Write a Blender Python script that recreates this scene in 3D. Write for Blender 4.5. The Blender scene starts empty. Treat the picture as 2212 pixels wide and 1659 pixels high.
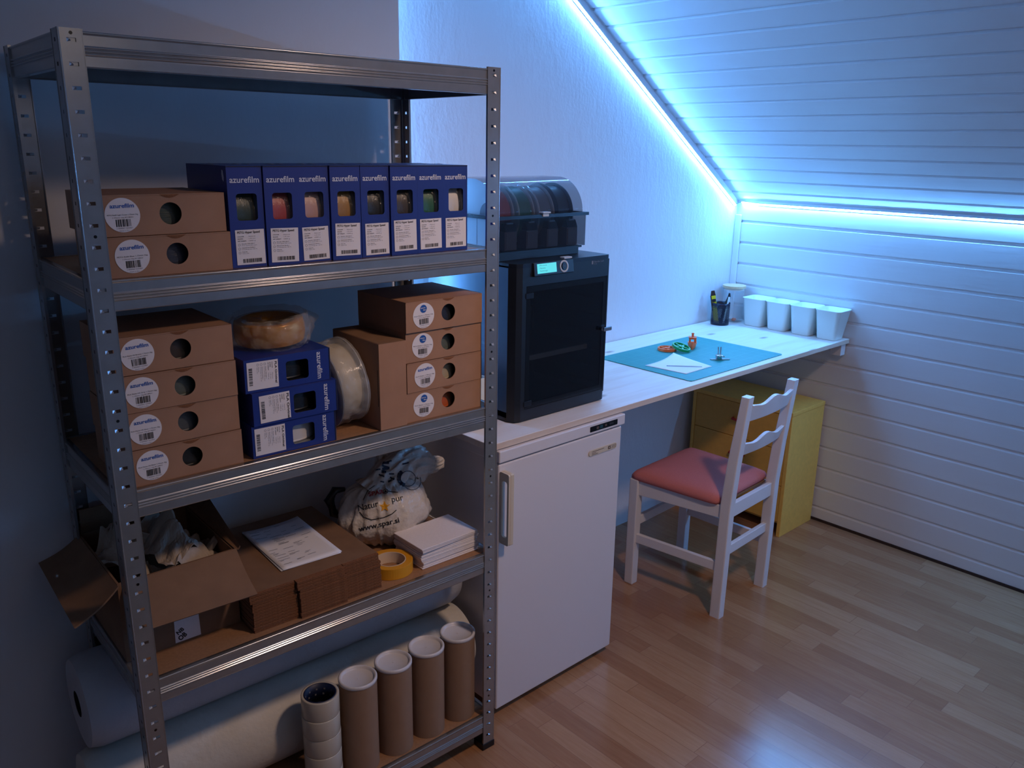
import bpy, math, random
from mathutils import Matrix, Vector, noise
from mathutils.geometry import tessellate_polygon
from mathutils.bvhtree import BVHTree
random.seed(7)
PI = math.pi
R = math.radians
sc = bpy.context.scene
col = sc.collection

# ------------------------------------------------------------------ camera
cd = bpy.data.cameras.new('camera'); cam = bpy.data.objects.new('camera', cd); col.objects.link(cam)
cr = Vector((0.737151, -0.675558, 0.015162)); cu = Vector((0.175665, 0.213252, 0.961075)); cf = Vector((0.652496, 0.705794, -0.275871))
cm = Matrix((cr, cu, -cf)).transposed().to_4x4(); cm.translation = Vector((-0.415697, -1.505934, 1.631983))
cam.matrix_world = cm
cd.sensor_width = 36; cd.lens = 36 * 1790.46 / 2212; cd.clip_start = 0.02
sc.camera = cam
# ------------------------------------------------------------------ exposure and world
sc.view_settings.view_transform = 'Standard'; sc.view_settings.look = 'None'
sc.view_settings.gamma = 1; sc.view_settings.use_curve_mapping = False
sc.view_settings.exposure = 0.0
w = bpy.data.worlds.new('world'); sc.world = w; w.use_nodes = True
w.node_tree.nodes['Background'].inputs[0].default_value = (0.02, 0.025, 0.04, 1)
w.node_tree.nodes['Background'].inputs[1].default_value = 0.3
# ------------------------------------------------------------------ lamps the room has, plus an added fill
STRIP_COL = (0.12, 0.41, 1.0); STRIP_E = 252.0
def lamp(name, kind, loc, energy, colr, **k):
    l = bpy.data.lights.new(name, kind); l.energy = energy; l.color = colr
    for a, b in k.items(): setattr(l, a, b)
    o = bpy.data.objects.new(name, l); col.objects.link(o); o.location = loc
    return o
warm = lamp('room_lamp', 'SPOT', (1.02, -1.30, 2.36), 60, (1.0, 0.69, 0.52), spot_size=R(104), spot_blend=1.0, shadow_soft_size=0.09)
warm.rotation_euler = (Vector((1.20, 0.05, 0.60)) - warm.location).to_track_quat('-Z', 'Y').to_euler()
amb = lamp('fill_light', 'POINT', (0.3, -2.4, 2.3), 4.2, (1.0, 0.78, 0.62), shadow_soft_size=0.5)  # added unseen fill that lifts the dark parts of the room

# ------------------------------------------------------------------ materials
def lin(h):
    h = h.lstrip('#'); v = [int(h[i:i+2], 16) / 255 for i in (0, 2, 4)]
    return tuple((c / 12.92 if c <= 0.04045 else ((c + 0.055) / 1.055) ** 2.4) for c in v) + (1,)
class NT:
    def __init__(s, name):
        s.m = bpy.data.materials.new(name); s.m.use_nodes = True
        s.t = s.m.node_tree; s.b = s.t.nodes['Principled BSDF']
    def n(s, typ, **k):
        o = s.t.nodes.new(typ)
        for a, b in k.items(): setattr(o, a, b)
        return o
    def l(s, a, b): s.t.links.new(a, b)
    def math(s, op, a, b=None):
        o = s.n('ShaderNodeMath', operation=op)
        for i, x in enumerate((a, b)):
            if x is None: continue
            if isinstance(x, (int, float)): o.inputs[i].default_value = x
            else: s.l(x, o.inputs[i])
        return o.outputs[0]
    def ramp(s, fac, stops):
        o = s.n('ShaderNodeValToRGB'); s.l(fac, o.inputs[0]); e = o.color_ramp.elements
        while len(e) < len(stops): e.new(0.5)
        for x, (p, c) in zip(e, stops): x.position = p; x.color = c
        return o.outputs[0]
    def noise(s, scale, detail=3, vec=None, rough=0.5):
        o = s.n('ShaderNodeTexNoise'); o.inputs['Scale'].default_value = scale; o.inputs['Detail'].default_value = detail
        o.inputs['Roughness'].default_value = rough
        if vec is None: vec = s.n('ShaderNodeTexCoord').outputs['Object']
        s.l(vec, o.inputs['Vector']); return o.outputs['Fac']
    def bump(s, h, strength, dist):
        o = s.n('ShaderNodeBump'); o.inputs['Strength'].default_value = strength; o.inputs['Distance'].default_value = dist
        s.l(h, o.inputs['Height']); s.l(o.outputs[0], s.b.inputs['Normal'])
def mat(name, c, rough=0.5, metal=0.0, spec=0.5, var=0.0, vscale=20, bump=0, bscale=60, bdist=0.001, trans=0, alpha=1, coat=0, stretch=None, emit=None, estr=0):
    q = NT(name); b = q.b; c = lin(c) if isinstance(c, str) else tuple(c) + (1,)
    b.inputs['Base Color'].default_value = c; b.inputs['Roughness'].default_value = rough; b.inputs['Metallic'].default_value = metal
    b.inputs['Specular IOR Level'].default_value = spec; b.inputs['Transmission Weight'].default_value = trans
    b.inputs['Alpha'].default_value = alpha; b.inputs['Coat Weight'].default_value = coat
    vec = None
    if stretch:
        mp = q.n('ShaderNodeMapping'); mp.inputs['Scale'].default_value = stretch
        q.l(q.n('ShaderNodeTexCoord').outputs['Object'], mp.inputs['Vector']); vec = mp.outputs[0]
    if var:
        f = q.noise(vscale, 4, vec)
        d = tuple(x * (1 - var) for x in c[:3]) + (1,); u = tuple(min(1, x * (1 + var)) for x in c[:3]) + (1,)
        q.l(q.ramp(f, [(0.3, d), (0.7, u)]), b.inputs['Base Color'])
    if bump: q.bump(q.noise(bscale, 4, vec), bump, bdist)
    if emit: b.inputs['Emission Color'].default_value = lin(emit) if isinstance(emit, str) else tuple(emit) + (1,); b.inputs['Emission Strength'].default_value = estr
    return q.m
def wall_mat(name, c, strength, scales=(22, 90)):
    q = NT(name); q.b.inputs['Base Color'].default_value = lin(c); q.b.inputs['Roughness'].default_value = 0.62
    mp = q.n('ShaderNodeMapping'); mp.inputs['Scale'].default_value = (1.6, 1.6, 0.7)
    q.l(q.n('ShaderNodeTexCoord').outputs['Object'], mp.inputs['Vector'])
    a = q.noise(scales[0], 5, mp.outputs[0], 0.6); b2 = q.noise(scales[1], 3, None, 0.5)
    s1 = q.math('ADD', q.math('MULTIPLY', a, 1.0), q.math('MULTIPLY', b2, 0.35))
    v = q.n('ShaderNodeTexVoronoi'); v.inputs['Scale'].default_value = 26
    q.l(q.n('ShaderNodeTexCoord').outputs['Object'], v.inputs['Vector'])
    sp = q.math('MULTIPLY', q.math('LESS_THAN', v.outputs['Distance'], 0.11), 0.5)
    q.bump(q.math('ADD', s1, sp), strength, 0.006)
    return q.m
def floor_mat():
    q = NT('laminate'); tc = q.n('ShaderNodeTexCoord').outputs['Object']
    sx = q.n('ShaderNodeSeparateXYZ'); q.l(tc, sx.inputs[0])
    row = q.math('FLOOR', q.math('DIVIDE', sx.outputs[0], 0.065))
    wn = q.n('ShaderNodeTexWhiteNoise', noise_dimensions='1D'); q.l(row, wn.inputs['W'])
    u = q.math('ADD', q.math('DIVIDE', sx.outputs[1], 0.42), q.math('MULTIPLY', wn.outputs['Value'], 7.3))
    cell = q.math('FLOOR', u)
    cb = q.n('ShaderNodeCombineXYZ'); q.l(row, cb.inputs[0]); q.l(cell, cb.inputs[1])
    w2 = q.n('ShaderNodeTexWhiteNoise', noise_dimensions='3D'); q.l(cb.outputs[0], w2.inputs['Vector'])
    mp = q.n('ShaderNodeMapping'); mp.inputs['Scale'].default_value = (30, 2.6, 1)
    add = q.n('ShaderNodeVectorMath', operation='ADD'); q.l(tc, add.inputs[0]); q.l(w2.outputs['Color'], add.inputs[1])
    q.l(add.outputs[0], mp.inputs['Vector'])
    g = q.noise(3.0, 6, mp.outputs[0], 0.62)
    f = q.math('ADD', q.math('ADD', q.math('MULTIPLY', w2.outputs['Value'], 0.42), 0.06), q.math('MULTIPLY', g, 0.6))
    c = q.ramp(f, [(0.2, lin('#8e6142')), (0.5, lin('#a07250')), (0.85, lin('#b58a66'))])
    # fine seams
    fx = q.math('FRACT', q.math('DIVIDE', sx.outputs[0], 0.065)); fy = q.math('FRACT', u)
    seam = q.math('MAXIMUM', q.math('LESS_THAN', fx, 0.025), q.math('LESS_THAN', fy, 0.004))
    mx = q.n('ShaderNodeMix', data_type='RGBA'); q.l(seam, mx.inputs['Factor']); q.l(c, mx.inputs['A']); mx.inputs['B'].default_value = lin('#8a6248')
    q.l(mx.outputs['Result'], q.b.inputs['Base Color'])
    q.b.inputs['Roughness'].default_value = 0.2; q.b.inputs['Specular IOR Level'].default_value = 0.75
    q.bump(q.noise(9, 3), 0.08, 0.004)
    return q.m
def wood_mat(name, base, dark, knots=True, axis=0, rough=0.45):
    q = NT(name); tc = q.n('ShaderNodeTexCoord').outputs['Object']
    mp = q.n('ShaderNodeMapping'); s = [9, 9, 9]; s[axis] = 0.8; mp.inputs['Scale'].default_value = s
    q.l(tc, mp.inputs['Vector']); g = q.noise(3, 5, mp.outputs[0], 0.6)
    c = q.ramp(g, [(0.3, lin(dark)), (0.55, lin(base)), (1, lin(base))])
    if knots:
        m2 = q.n('ShaderNodeMapping'); s2 = [5.5, 5.5, 0]; s2[axis] = 2.4; m2.inputs['Scale'].default_value = s2; q.l(tc, m2.inputs['Vector'])
        v = q.n('ShaderNodeTexVoronoi', voronoi_dimensions='2D'); v.inputs['Scale'].default_value = 1.0; q.l(m2.outputs[0], v.inputs['Vector'])
        f = q.ramp(v.outputs['Distance'], [(0.02, (0.8, 0.8, 0.8, 1)), (0.085, (0, 0, 0, 1))])
        mx = q.n('ShaderNodeMix', data_type='RGBA'); q.l(f, mx.inputs['Factor']); q.l(c, mx.inputs['A']); mx.inputs['B'].default_value = lin('#8f6d56')
        c = mx.outputs['Result']
    q.l(c, q.b.inputs['Base Color']); q.b.inputs['Roughness'].default_value = rough
    return q.m
def strip_mat():
    q = NT('led_diffuser'); q.b.inputs['Base Color'].default_value = (0.8, 0.85, 0.9, 1)
    tc = q.n('ShaderNodeUVMap').outputs[0] if False else q.n('ShaderNodeAttribute', attribute_name='along').outputs['Fac']
    fr = q.math('FRACT', q.math('DIVIDE', tc, 0.0167))
    d = q.math('ABSOLUTE', q.math('SUBTRACT', fr, 0.5))
    st = q.math('MULTIPLY', q.math('SUBTRACT', 1.45, q.math('MULTIPLY', d, 1.8)), STRIP_E)
    q.b.inputs['Emission Color'].default_value = STRIP_COL + (1,); q.l(st, q.b.inputs['Emission Strength'])
    return q.m
def mat_grid():
    q = NT('cutting_mat'); sx = q.n('ShaderNodeSeparateXYZ'); q.l(q.n('ShaderNodeTexCoord').outputs['Object'], sx.inputs[0])
    ls = []
    for a in (0, 1):
        for sp, wd, k in ((0.05, 0.016, 0.55), (0.01, 0.05, 0.16)):
            ls.append(q.math('MULTIPLY', q.math('LESS_THAN', q.math('FRACT', q.math('DIVIDE', sx.outputs[a], sp)), wd), k))
    f = ls[0]
    for x in ls[1:]: f = q.math('MAXIMUM', f, x)
    mx = q.n('ShaderNodeMix', data_type='RGBA'); q.l(f, mx.inputs['Factor']); mx.inputs['A'].default_value = lin('#128a86'); mx.inputs['B'].default_value = lin('#7cc4b8')
    q.l(mx.outputs['Result'], q.b.inputs['Base Color']); q.b.inputs['Roughness'].default_value = 0.5
    return q.m

M_ = dict(
    wall=wall_mat('plaster', '#e4e4e8', 0.28), wall2=wall_mat('smooth_plaster', '#d4d6da', 0.12, (14, 60)), wall3=wall_mat('pale_plaster', '#c4bdb6', 0.1, (14, 60)),
    panel=mat('painted_panelling', '#e6e6e8', 0.42, bump=0.25, bscale=7, bdist=0.002, stretch=(8, 0.7, 8)),
    ceilp=mat('ceiling_paint', '#e2e2e6', 0.6), trimw=mat('white_trim', '#e8e8ea', 0.4), gap=mat('skirting_gap', '#3c2a24', 0.8, var=0.4, vscale=40),
    floor=floor_mat(), led=strip_mat(), ledbase=mat('strip_tape', '#dfe6ee', 0.5), wire=mat('wire', '#7d8794', 0.4),
    zinc=mat('galvanised_steel', '#a09fa0', 0.22, 0.68, var=0.06, vscale=30), zincd=mat('punched_edge', '#c9cbd0', 0.3, 0.8), chip=mat('hardboard_shelf', '#9a7252', 0.55, var=0.12, vscale=160),
    foot=mat('black_foot', '#111114', 0.5),
    kraft=mat('kraft_board', '#a47c62', 0.72, var=0.06, vscale=18, spec=0.3), kraft2=mat('brown_board', '#82634c', 0.8, var=0.08, vscale=25, spec=0.25),
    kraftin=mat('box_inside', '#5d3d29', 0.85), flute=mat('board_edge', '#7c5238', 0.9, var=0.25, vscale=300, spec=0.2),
    blue=mat('blue_card', '#1d3280', 0.42, spec=0.5), bluein=mat('blue_inside', '#20242e', 0.8),
    sticker=mat('white_sticker', '#e6e0e2', 0.45), ink=mat('black_ink', '#15151a', 0.6), bink=mat('blue_ink', '#1c56a8', 0.5), wink=mat('white_ink', '#d8dae6', 0.5), gink=mat('grey_ink', '#77777f', 0.6),
    redink=mat('red_ink', '#a8282c', 0.5), yink=mat('yellow_ink', '#d89a1c', 0.5), nink=mat('navy_ink', '#0f2038', 0.5),
    film=mat('clear_film', '#8a8e94', 0.14, alpha=0.08, bump=0.9, bscale=45, bdist=0.006, spec=0.9),
    film2=mat('milky_film', '#e4e2de', 0.2, alpha=0.22, bump=0.8, bscale=35, bdist=0.005, spec=0.9),
    film3=mat('crinkled_film', '#d8d4ce', 0.12, alpha=0.2, bump=1.0, bscale=38, bdist=0.008, spec=1.0), feed=mat('feeder_grey', '#55555c', 0.5),
    clear=mat('clear_plastic', '#e4ebf2', 0.06, alpha=0.22, spec=0.8), smoke=mat('smoked_plastic', '#1a2233', 0.08, alpha=0.36, spec=0.8),
    smoke2=mat('smoked_lid', '#33455e', 0.035, alpha=0.42, spec=1.0), pside_lit=mat('lit_side_panel', '#3b4758', 0.3, 0.2, spec=0.9), glassd=mat('dark_glass', '#0a0c12', 0.04, alpha=0.58, spec=0.8), glass=mat('jar_glass', '#eef4f8', 0.04, alpha=0.14, spec=0.8),
    pblack=mat('black_printer_plastic', '#14161c', 0.4), pdark=mat('dark_metal', '#1b1e26', 0.34, 0.3), pgrey=mat('light_grey_plastic', '#b8bfc6', 0.45), chrome=mat('chrome', '#d2d4d8', 0.15, 1.0),
    screen=mat('lcd_screen', '#3aa8b0', 0.3, emit=(0.12, 0.70, 0.66), estr=0.75), screent=mat('lcd_text', '#0d5560', 0.4, emit=(0.02, 0.3, 0.36), estr=0.5),
    fridge=mat('fridge_enamel', '#ddd6d6', 0.34, bump=0.1, bscale=120, bdist=0.0006), fridget=mat('fridge_top_trim', '#dcd6d8', 0.35), cream=mat('cream_plastic', '#d3c2aa', 0.4), dark=mat('black_gloss', '#0b0b10', 0.2),
    bink2=mat('brown_ink', '#5c4a42', 0.5), teal=mat('teal_indicator', '#1c4650', 0.3), seal=mat('dark_seal', '#241f22', 0.7),
    desk=wood_mat('whitewashed_pine', '#e6ddd6', '#dccdc2'), deskedge=wood_mat('pine_edge', '#dcc8b6', '#c9a98f', False),
    mat_=mat_grid(), paper=mat('white_paper', '#eceaee', 0.7, spec=0.2), envp=mat('envelope_paper', '#e9e2e4', 0.7, var=0.03, vscale=200, spec=0.2),
    chairw=mat('white_painted_wood', '#e2dfe2', 0.4), seat=mat('pink_fabric', '#cc7a76', 0.9, var=0.1, vscale=250, bump=0.4, bscale=350, bdist=0.001, stretch=(1, 5, 1), spec=0.15), hess=mat('hessian', '#8a6a4c', 0.95),
    yel=mat('yellow_paint', '#f4c25e', 0.5, var=0.05, vscale=60), yeld=mat('yellow_drawer', '#e2ac4c', 0.5, var=0.05, vscale=40), redh=mat('red_handle', '#b8322c', 0.4),
    orange=mat('orange_plastic', '#f0733a', 0.42), green=mat('green_plastic', '#12a05a', 0.4), black=mat('black_plastic', '#16171d', 0.4), yplast=mat('yellow_plastic', '#e2c822', 0.4), whitep=mat('white_plastic', '#e6ebe6', 0.35),
    cup=mat('navy_metal_mesh', '#10142c', 0.35, 0.2), lidwood=mat('bamboo_lid', '#d9b690', 0.5, var=0.08, vscale=40, stretch=(1, 8, 1)),
    tape=mat('yellow_tape', '#d8951f', 0.4), tapec=mat('tape_core', '#d9c6b2', 0.7), ctape=mat('clear_packing_tape', '#bdb3a2', 0.22), ctop=mat('tape_side', '#a59c8e', 0.5), navy=mat('navy_core', '#0e1a3c', 0.5),
    tube=mat('tube_kraft', '#957760', 0.65, var=0.04, vscale=30, spec=0.3), cap=mat('white_cap', '#d6d2d4', 0.32),
    foam=mat('packing_foam_roll', '#cdc7bc', 0.55, var=0.05, vscale=12, bump=0.5, bscale=70, bdist=0.003), foam2=mat('bubble_film_roll', '#b9bac0', 0.45, var=0.06, vscale=10, bump=0.5, bscale=60, bdist=0.003),
    bag=mat('carrier_bag_film', '#cfc6bc', 0.3, bump=1.0, bscale=22, bdist=0.012, spec=0.6), crump=mat('packing_paper', '#a89a8c', 0.85, var=0.12, vscale=30, bump=0.5, bscale=60, bdist=0.003, spec=0.2),
    gold=mat('gold_filament', '#c8842a', 0.22, 0.35, bump=0.3, bscale=3, stretch=(1, 1, 400), bdist=0.001),
)
def fil(name, c, rough=0.35): return mat(name, c, rough, var=0.05, vscale=40, bump=0.5, bscale=2, bdist=0.001, stretch=(1, 1, 500))

# ------------------------------------------------------------------ mesh collector
_txt = {}
def text_mesh(s, bold=0.0):
    k = (s, bold)
    if k not in _txt:
        c = bpy.data.curves.new('t', 'FONT'); c.body = s; c.size = 1; c.offset = bold; c.resolution_u = 3; c.align_x = 'LEFT'
        o = bpy.data.objects.new('t', c); col.objects.link(o)
        dg = bpy.context.evaluated_depsgraph_get(); me = bpy.data.meshes.new_from_object(o.evaluated_get(dg))
        vs = [(v.co.x, v.co.y) for v in me.vertices]; fs = [tuple(p.vertices) for p in me.polygons]
        bpy.data.objects.remove(o); bpy.data.curves.remove(c); bpy.data.meshes.remove(me)
        _txt[k] = (vs, fs)
    return _txt[k]
class MB:
    def __init__(s): s.v = []; s.f = []; s.m = []; s.sm = []; s.mats = []; s.X = Matrix.Identity(4)
    def mi(s, m):
        if m not in s.mats: s.mats.append(m)
        return s.mats.index(m)
    def add(s, vs, fs, m, smooth=False):
        k = len(s.v); i = s.mi(m)
        s.v += [tuple(s.X @ Vector(p)) for p in vs]
        s.f += [tuple(k + a for a in f) for f in fs]; s.m += [i] * len(fs); s.sm += [smooth] * len(fs)
    def box(s, x0, x1, y0, y1, z0, z1, m):
        vs = [(x, y, z) for x in (x0, x1) for y in (y0, y1) for z in (z0, z1)]
        s.add(vs, [(0, 1, 3, 2), (4, 6, 7, 5), (0, 4, 5, 1), (2, 3, 7, 6), (0, 2, 6, 4), (1, 5, 7, 3)], m)
    def hexa(s, b, t, m):   # four bottom pts, four top pts (ccw from above)
        s.add(list(b) + list(t), [(3, 2, 1, 0), (4, 5, 6, 7)] + [(i, (i + 1) % 4, 4 + (i + 1) % 4, 4 + i) for i in range(4)], m)
    def quad(s, a, b, c, d, m): s.add([a, b, c, d], [(0, 1, 2, 3)], m)
    def loft(s, rings, m, closed=True, caps=True, smooth=True):
        n = len(rings[0]); vs = [p for r in rings for p in r]; fs = []
        for i in range(len(rings) - 1):
            for j in range(n if closed else n - 1):
                a = i * n + j; b = i * n + (j + 1) % n; fs.append((a, b, b + n, a + n))
        s.add(vs, fs, m, smooth)
        if caps and closed:
            s.add(rings[0], [tuple(reversed(range(n)))], m); s.add(rings[-1], [tuple(range(n))], m)
    def lathe(s, prof, m, c=(0, 0, 0), n=40, smooth=True, closed=False):   # prof [(r,z)]
        vs = []; fs = []
        for r, z in prof:
            for j in range(n): vs.append((c[0] + r * math.cos(2 * PI * j / n), c[1] + r * math.sin(2 * PI * j / n), c[2] + z))
        k = len(prof)
        for i in range(k if closed else k - 1):
            for j in range(n):
                a = i * n + j; b = i * n + (j + 1) % n; i2 = (i + 1) % k; fs.append((a, b, i2 * n + (j + 1) % n, i2 * n + j))
        s.add(vs, fs, m, smooth)
    def cyl(s, r, z0, z1, m, c=(0, 0), n=32, r1=None):
        r1 = r if r1 is None else r1
        a = [(c[0] + r * math.cos(2 * PI * j / n), c[1] + r * math.sin(2 * PI * j / n), z0) for j in range(n)]
        b = [(c[0] + r1 * math.cos(2 * PI * j / n), c[1] + r1 * math.sin(2 * PI * j / n), z1) for j in range(n)]
        s.loft([a, b], m)
    def tube(s, pts, r, m, n=8):
        pts = [Vector(p) for p in pts]; rings = []; up = Vector((0.13, 0.31, 0.94)).normalized()
        for i, p in enumerate(pts):
            d = (pts[min(i + 1, len(pts) - 1)] - pts[max(i - 1, 0)]).normalized()
            a = d.cross(up).normalized(); b = d.cross(a); rr = r[i] if isinstance(r, (list, tuple)) else r
            rings.append([tuple(p + a * rr * math.cos(2 * PI * j / n) + b * rr * math.sin(2 * PI * j / n)) for j in range(n)])
        s.loft(rings, m)
    def prism(s, poly, h0, h1, m, ax='z', smooth=False):
        f = {'z': lambda a, b, h: (a, b, h), 'y': lambda a, b, h: (a, h, b), 'x': lambda a, b, h: (h, a, b)}[ax]
        s.loft([[f(a, b, h0) for a, b in poly], [f(a, b, h1) for a, b in poly]], m, smooth=smooth)
    def plate(s, outer, holes, O, U, V, th, m, mh=None):
        """flat plate with holes: front face at O+uU+vV, thickness th towards -(UxV)"""
        O, U, V = Vector(O), Vector(U), Vector(V); N = U.cross(V).normalized() * -th
        loops = [outer] + holes; flat = [p for l in loops for p in l]
        tris = tessellate_polygon([[Vector((a, b, 0)) for a, b in l] for l in loops])
        P = [O + U * a + V * b for a, b in flat]; k = len(P)
        fr = []
        for t in tris:
            a, b, c = (Vector(flat[i] + (0,)) for i in t)
            fr.append(t if (b - a).cross(c - a).z > 0 else tuple(reversed(t)))
        s.add([tuple(p) for p in P], fr, m); s.add([tuple(p + N) for p in P], [tuple(reversed(t)) for t in fr], mh or m)
        i = 0
        for l in loops:
            n = len(l); a = [tuple(P[i + j]) for j in range(n)]; b = [tuple(P[i + j] + N) for j in range(n)]
            s.add(a + b, [(j, (j + 1) % n, n + (j + 1) % n, n + j) for j in range(n)], mh or m); i += n
    def text(s, t, O, U, V, width=None, height=None, m=None, bold=0.0, warp=None, sub=False):
        """text lying in plane O,U,V ; scaled to width (and height of the line) in metres"""
        vs, fs = text_mesh(t, bold)
        if not vs: return
        x0 = min(a for a, b in vs); x1 = max(a for a, b in vs)
        k = width / (x1 - x0) if width else height / 0.7; ky = (height / 0.7) if height else k
        O, U, V = Vector(O), Vector(U), Vector(V)
        if sub:   # split long faces so they can be wrapped
            import bmesh
            bm = bmesh.new(); bv = [bm.verts.new((a, b, 0)) for a, b in vs]
            for f in fs:
                try: bm.faces.new([bv[i] for i in f])
                except ValueError: pass
            bmesh.ops.triangulate(bm, faces=bm.faces[:])
            for _ in range(2):
                es = [e for e in bm.edges if e.calc_length() > 0.12]
                if es: bmesh.ops.subdivide_edges(bm, edges=es, cuts=2)
                bmesh.ops.triangulate(bm, faces=bm.faces[:])
            bm.verts.index_update(); vs = [(v.co.x, v.co.y) for v in bm.verts]; fs = [tuple(v.index for v in f.verts) for f in bm.faces]; bm.free()
        P = [O + U * ((a - x0) * k) + V * (b * ky) for a, b in vs]
        if warp: P = [warp(p) for p in P]
        s.add([tuple(p) for p in P], fs, m)
    def build(s, name, parent=None, bevel=0, seg=2, attr=None):
        me = bpy.data.meshes.new(name); me.from_pydata(s.v, [], s.f)
        for m in s.mats: me.materials.append(M_[m] if isinstance(m, str) else m)
        me.polygons.foreach_set('material_index', s.m); me.polygons.foreach_set('use_smooth', s.sm); me.update()
        if attr is not None:
            a = me.attributes.new('along', 'FLOAT', 'POINT'); a.data.foreach_set('value', attr)
        o = bpy.data.objects.new(name, me); col.objects.link(o)
        if parent: o.parent = parent
        if bevel:
            b = o.modifiers.new('bevel', 'BEVEL'); b.width = bevel; b.segments = seg; b.limit_method = 'ANGLE'; b.angle_limit = R(40)
        return o
def tag(o, label, cat, group=None):
    o['label'] = label; o['category'] = cat
    if group: o['group'] = group
    return o
def thing(name, label, cat, loc=(0, 0, 0), rot=0, group=None):
    o = bpy.data.objects.new(name, None); col.objects.link(o); o.empty_display_size = 0.02
    o.location = loc; o.rotation_euler = rot if isinstance(rot, (tuple, list)) else (0, 0, rot)
    return tag(o, label, cat, group)
def struct(o): o['kind'] = 'structure'; return o
KIDS = {}
def kids(o): return [c for c in bpy.data.objects if c.parent == o]
def dup(root, loc, rot, label, group=None):
    r = root.copy(); col.objects.link(r); r.location = loc; r.rotation_euler = rot if isinstance(rot, (tuple, list)) else (0, 0, rot)
    r['label'] = label
    if group: r['group'] = group
    for ch in kids(root):
        c = ch.copy(); col.objects.link(c); c.parent = r
        for g in kids(ch):
            d = g.copy(); col.objects.link(d); d.parent = c
    return r
def part(root, name): return [c for c in kids(root) if c.name.split('.')[0] == name]
def recolour(o, m, i=0):
    sl = o.material_slots[i]; sl.link = 'OBJECT'; sl.material = m
def rrect(x0, x1, y0, y1, r, n=5):
    p = []
    for cx, cy, a in ((x1 - r, y0 + r, -90), (x1 - r, y1 - r, 0), (x0 + r, y1 - r, 90), (x0 + r, y0 + r, 180)):
        for i in range(n + 1):
            t = R(a + 90 * i / n); p.append((cx + r * math.cos(t), cy + r * math.sin(t)))
    return p
def circ(cx, cy, r, n=28): return [(cx + r * math.cos(2 * PI * i / n), cy + r * math.sin(2 * PI * i / n)) for i in range(n)]

# ================================================================== ROOM
XR, YB, YP, XP = 2.992, 0.667, 0.43, 0.952     # knee wall, back wall, projecting wall face and its edge
X0, Y0, ZC = -2.2, -2.75, 2.42
SL = R(33.57); ZK = 1.41
xt = XR - (ZC - ZK) / math.tan(SL)
m = MB(); m.box(X0 - .1, XR + .1, Y0 - .1, YB + .1, -0.1, 0, 'floor'); struct(m.build('floor'))
m = MB(); m.box(XP - .02, XR + .1, YB, YB + .1, 0, ZC, 'wall'); struct(m.build('wall_back'))
m = MB(); m.box(X0, XP, YP, YB + .1, 0, ZC, 'wall2'); struct(m.build('wall_back_left', bevel=0.004))
m = MB(); m.box(X0 - .1, X0, Y0 - .1, YB, 0, ZC, 'wall3'); struct(m.build('wall_left'))
m = MB(); m.box(X0, XR + .1, Y0 - .1, Y0, 0, ZC, 'wall3'); struct(m.build('wall_front'))
def boards(p0, d, nrm, total, pitch, first, m, g=0.0078, dep=0.007):
    """profile of tongue-and-groove boards from p0 along d (x,z), grooves cut to +nrm"""
    pts = [p0]; s = first
    def at(t, k): return (p0[0] + d[0] * t + nrm[0] * k, p0[1] + d[1] * t + nrm[1] * k)
    while s < total - g:
        if s > g: pts += [at(s - g, 0), at(s - g * 0.35, dep), at(s + g * 0.35, dep), at(s + g, 0)]
        s += pitch
    pts.append(at(total, 0)); return pts
kw = boards((XR, 0.012), (0, 1), (1, 0), ZK - 0.012, 0.0962, 0.052, 'panel')
m = MB(); back = (XR + 0.1, ZK + 0.0); poly = kw + [back, (XR + 0.1, 0.012)]
m.prism([(a, b) for a, b in poly], Y0, YB, 'panel', 'y'); struct(m.build('wall_right'))
sp = boards((XR, ZK), (-math.cos(SL), math.sin(SL)), (math.sin(SL), math.cos(SL)), (ZC - ZK) / math.sin(SL), 0.0907, 0.072, 'panel')
m = MB(); poly = sp + [(X0, ZC), (X0, ZC + .1), (xt + .1, ZC + .1), (XR + .1, ZK + 0.08), (XR + 0.1, ZK)]
m.prism(poly, Y0, YB, 'panel', 'y'); struct(m.build('ceiling'))
m = MB(); m.box(XR - 0.012, XR, YB - 0.03, YB, 0.02, 1.345, 'trimw'); struct(m.build('trim_1', bevel=0.003))
m = MB(); m.box(XR - 0.004, XR + 0.01, Y0, 0.62, 0.0005, 0.0125, 'gap'); struct(m.build('trim_2'))

# ---- LED strips
def strip(name, pts, out, label, r=0.0045):
    root = thing(name, label, 'led strip')
    pts = [Vector(p) for p in pts]; out = Vector(out).normalized(); n = 7
    m = MB(); al = []; L = 0
    rings = []
    # resample
    rs = []
    for a, b in zip(pts, pts[1:]):
        k = max(2, int((b - a).length / 0.0042))
        for i in range(k): rs.append(a + (b - a) * (i / k))
    rs.append(pts[-1])
    for i, p in enumerate(rs):
        d = (rs[min(i + 1, len(rs) - 1)] - rs[max(i - 1, 0)]).normalized(); sd = d.cross(out).normalized()
        if i: L += (rs[i] - rs[i - 1]).length
        rings.append([tuple(p + sd * r * math.cos(PI * j / (n - 1)) + out * (0.002 + 0.35 * r * math.sin(PI * j / (n - 1)))) for j in range(n)]); al += [L] * n
    m.loft(rings, 'led', closed=False, smooth=True)
    m.build('led_diffuser', root, attr=al)
    m = MB(); rg = []
    for p in (rs[::20] + [rs[-1]]):
        i = rs.index(p); d = (rs[min(i + 1, len(rs) - 1)] - rs[max(i - 1, 0)]).normalized(); sd = d.cross(out).normalized()
        rg.append([tuple(p + sd * 0.006 + out * 0.0005), tuple(p + sd * 0.006 + out * 0.002), tuple(p - sd * 0.006 + out * 0.002), tuple(p - sd * 0.006 + out * 0.0005)])
    m.loft(rg, 'ledbase', smooth=False); m.build('backing_tape', root)
    return root
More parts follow.
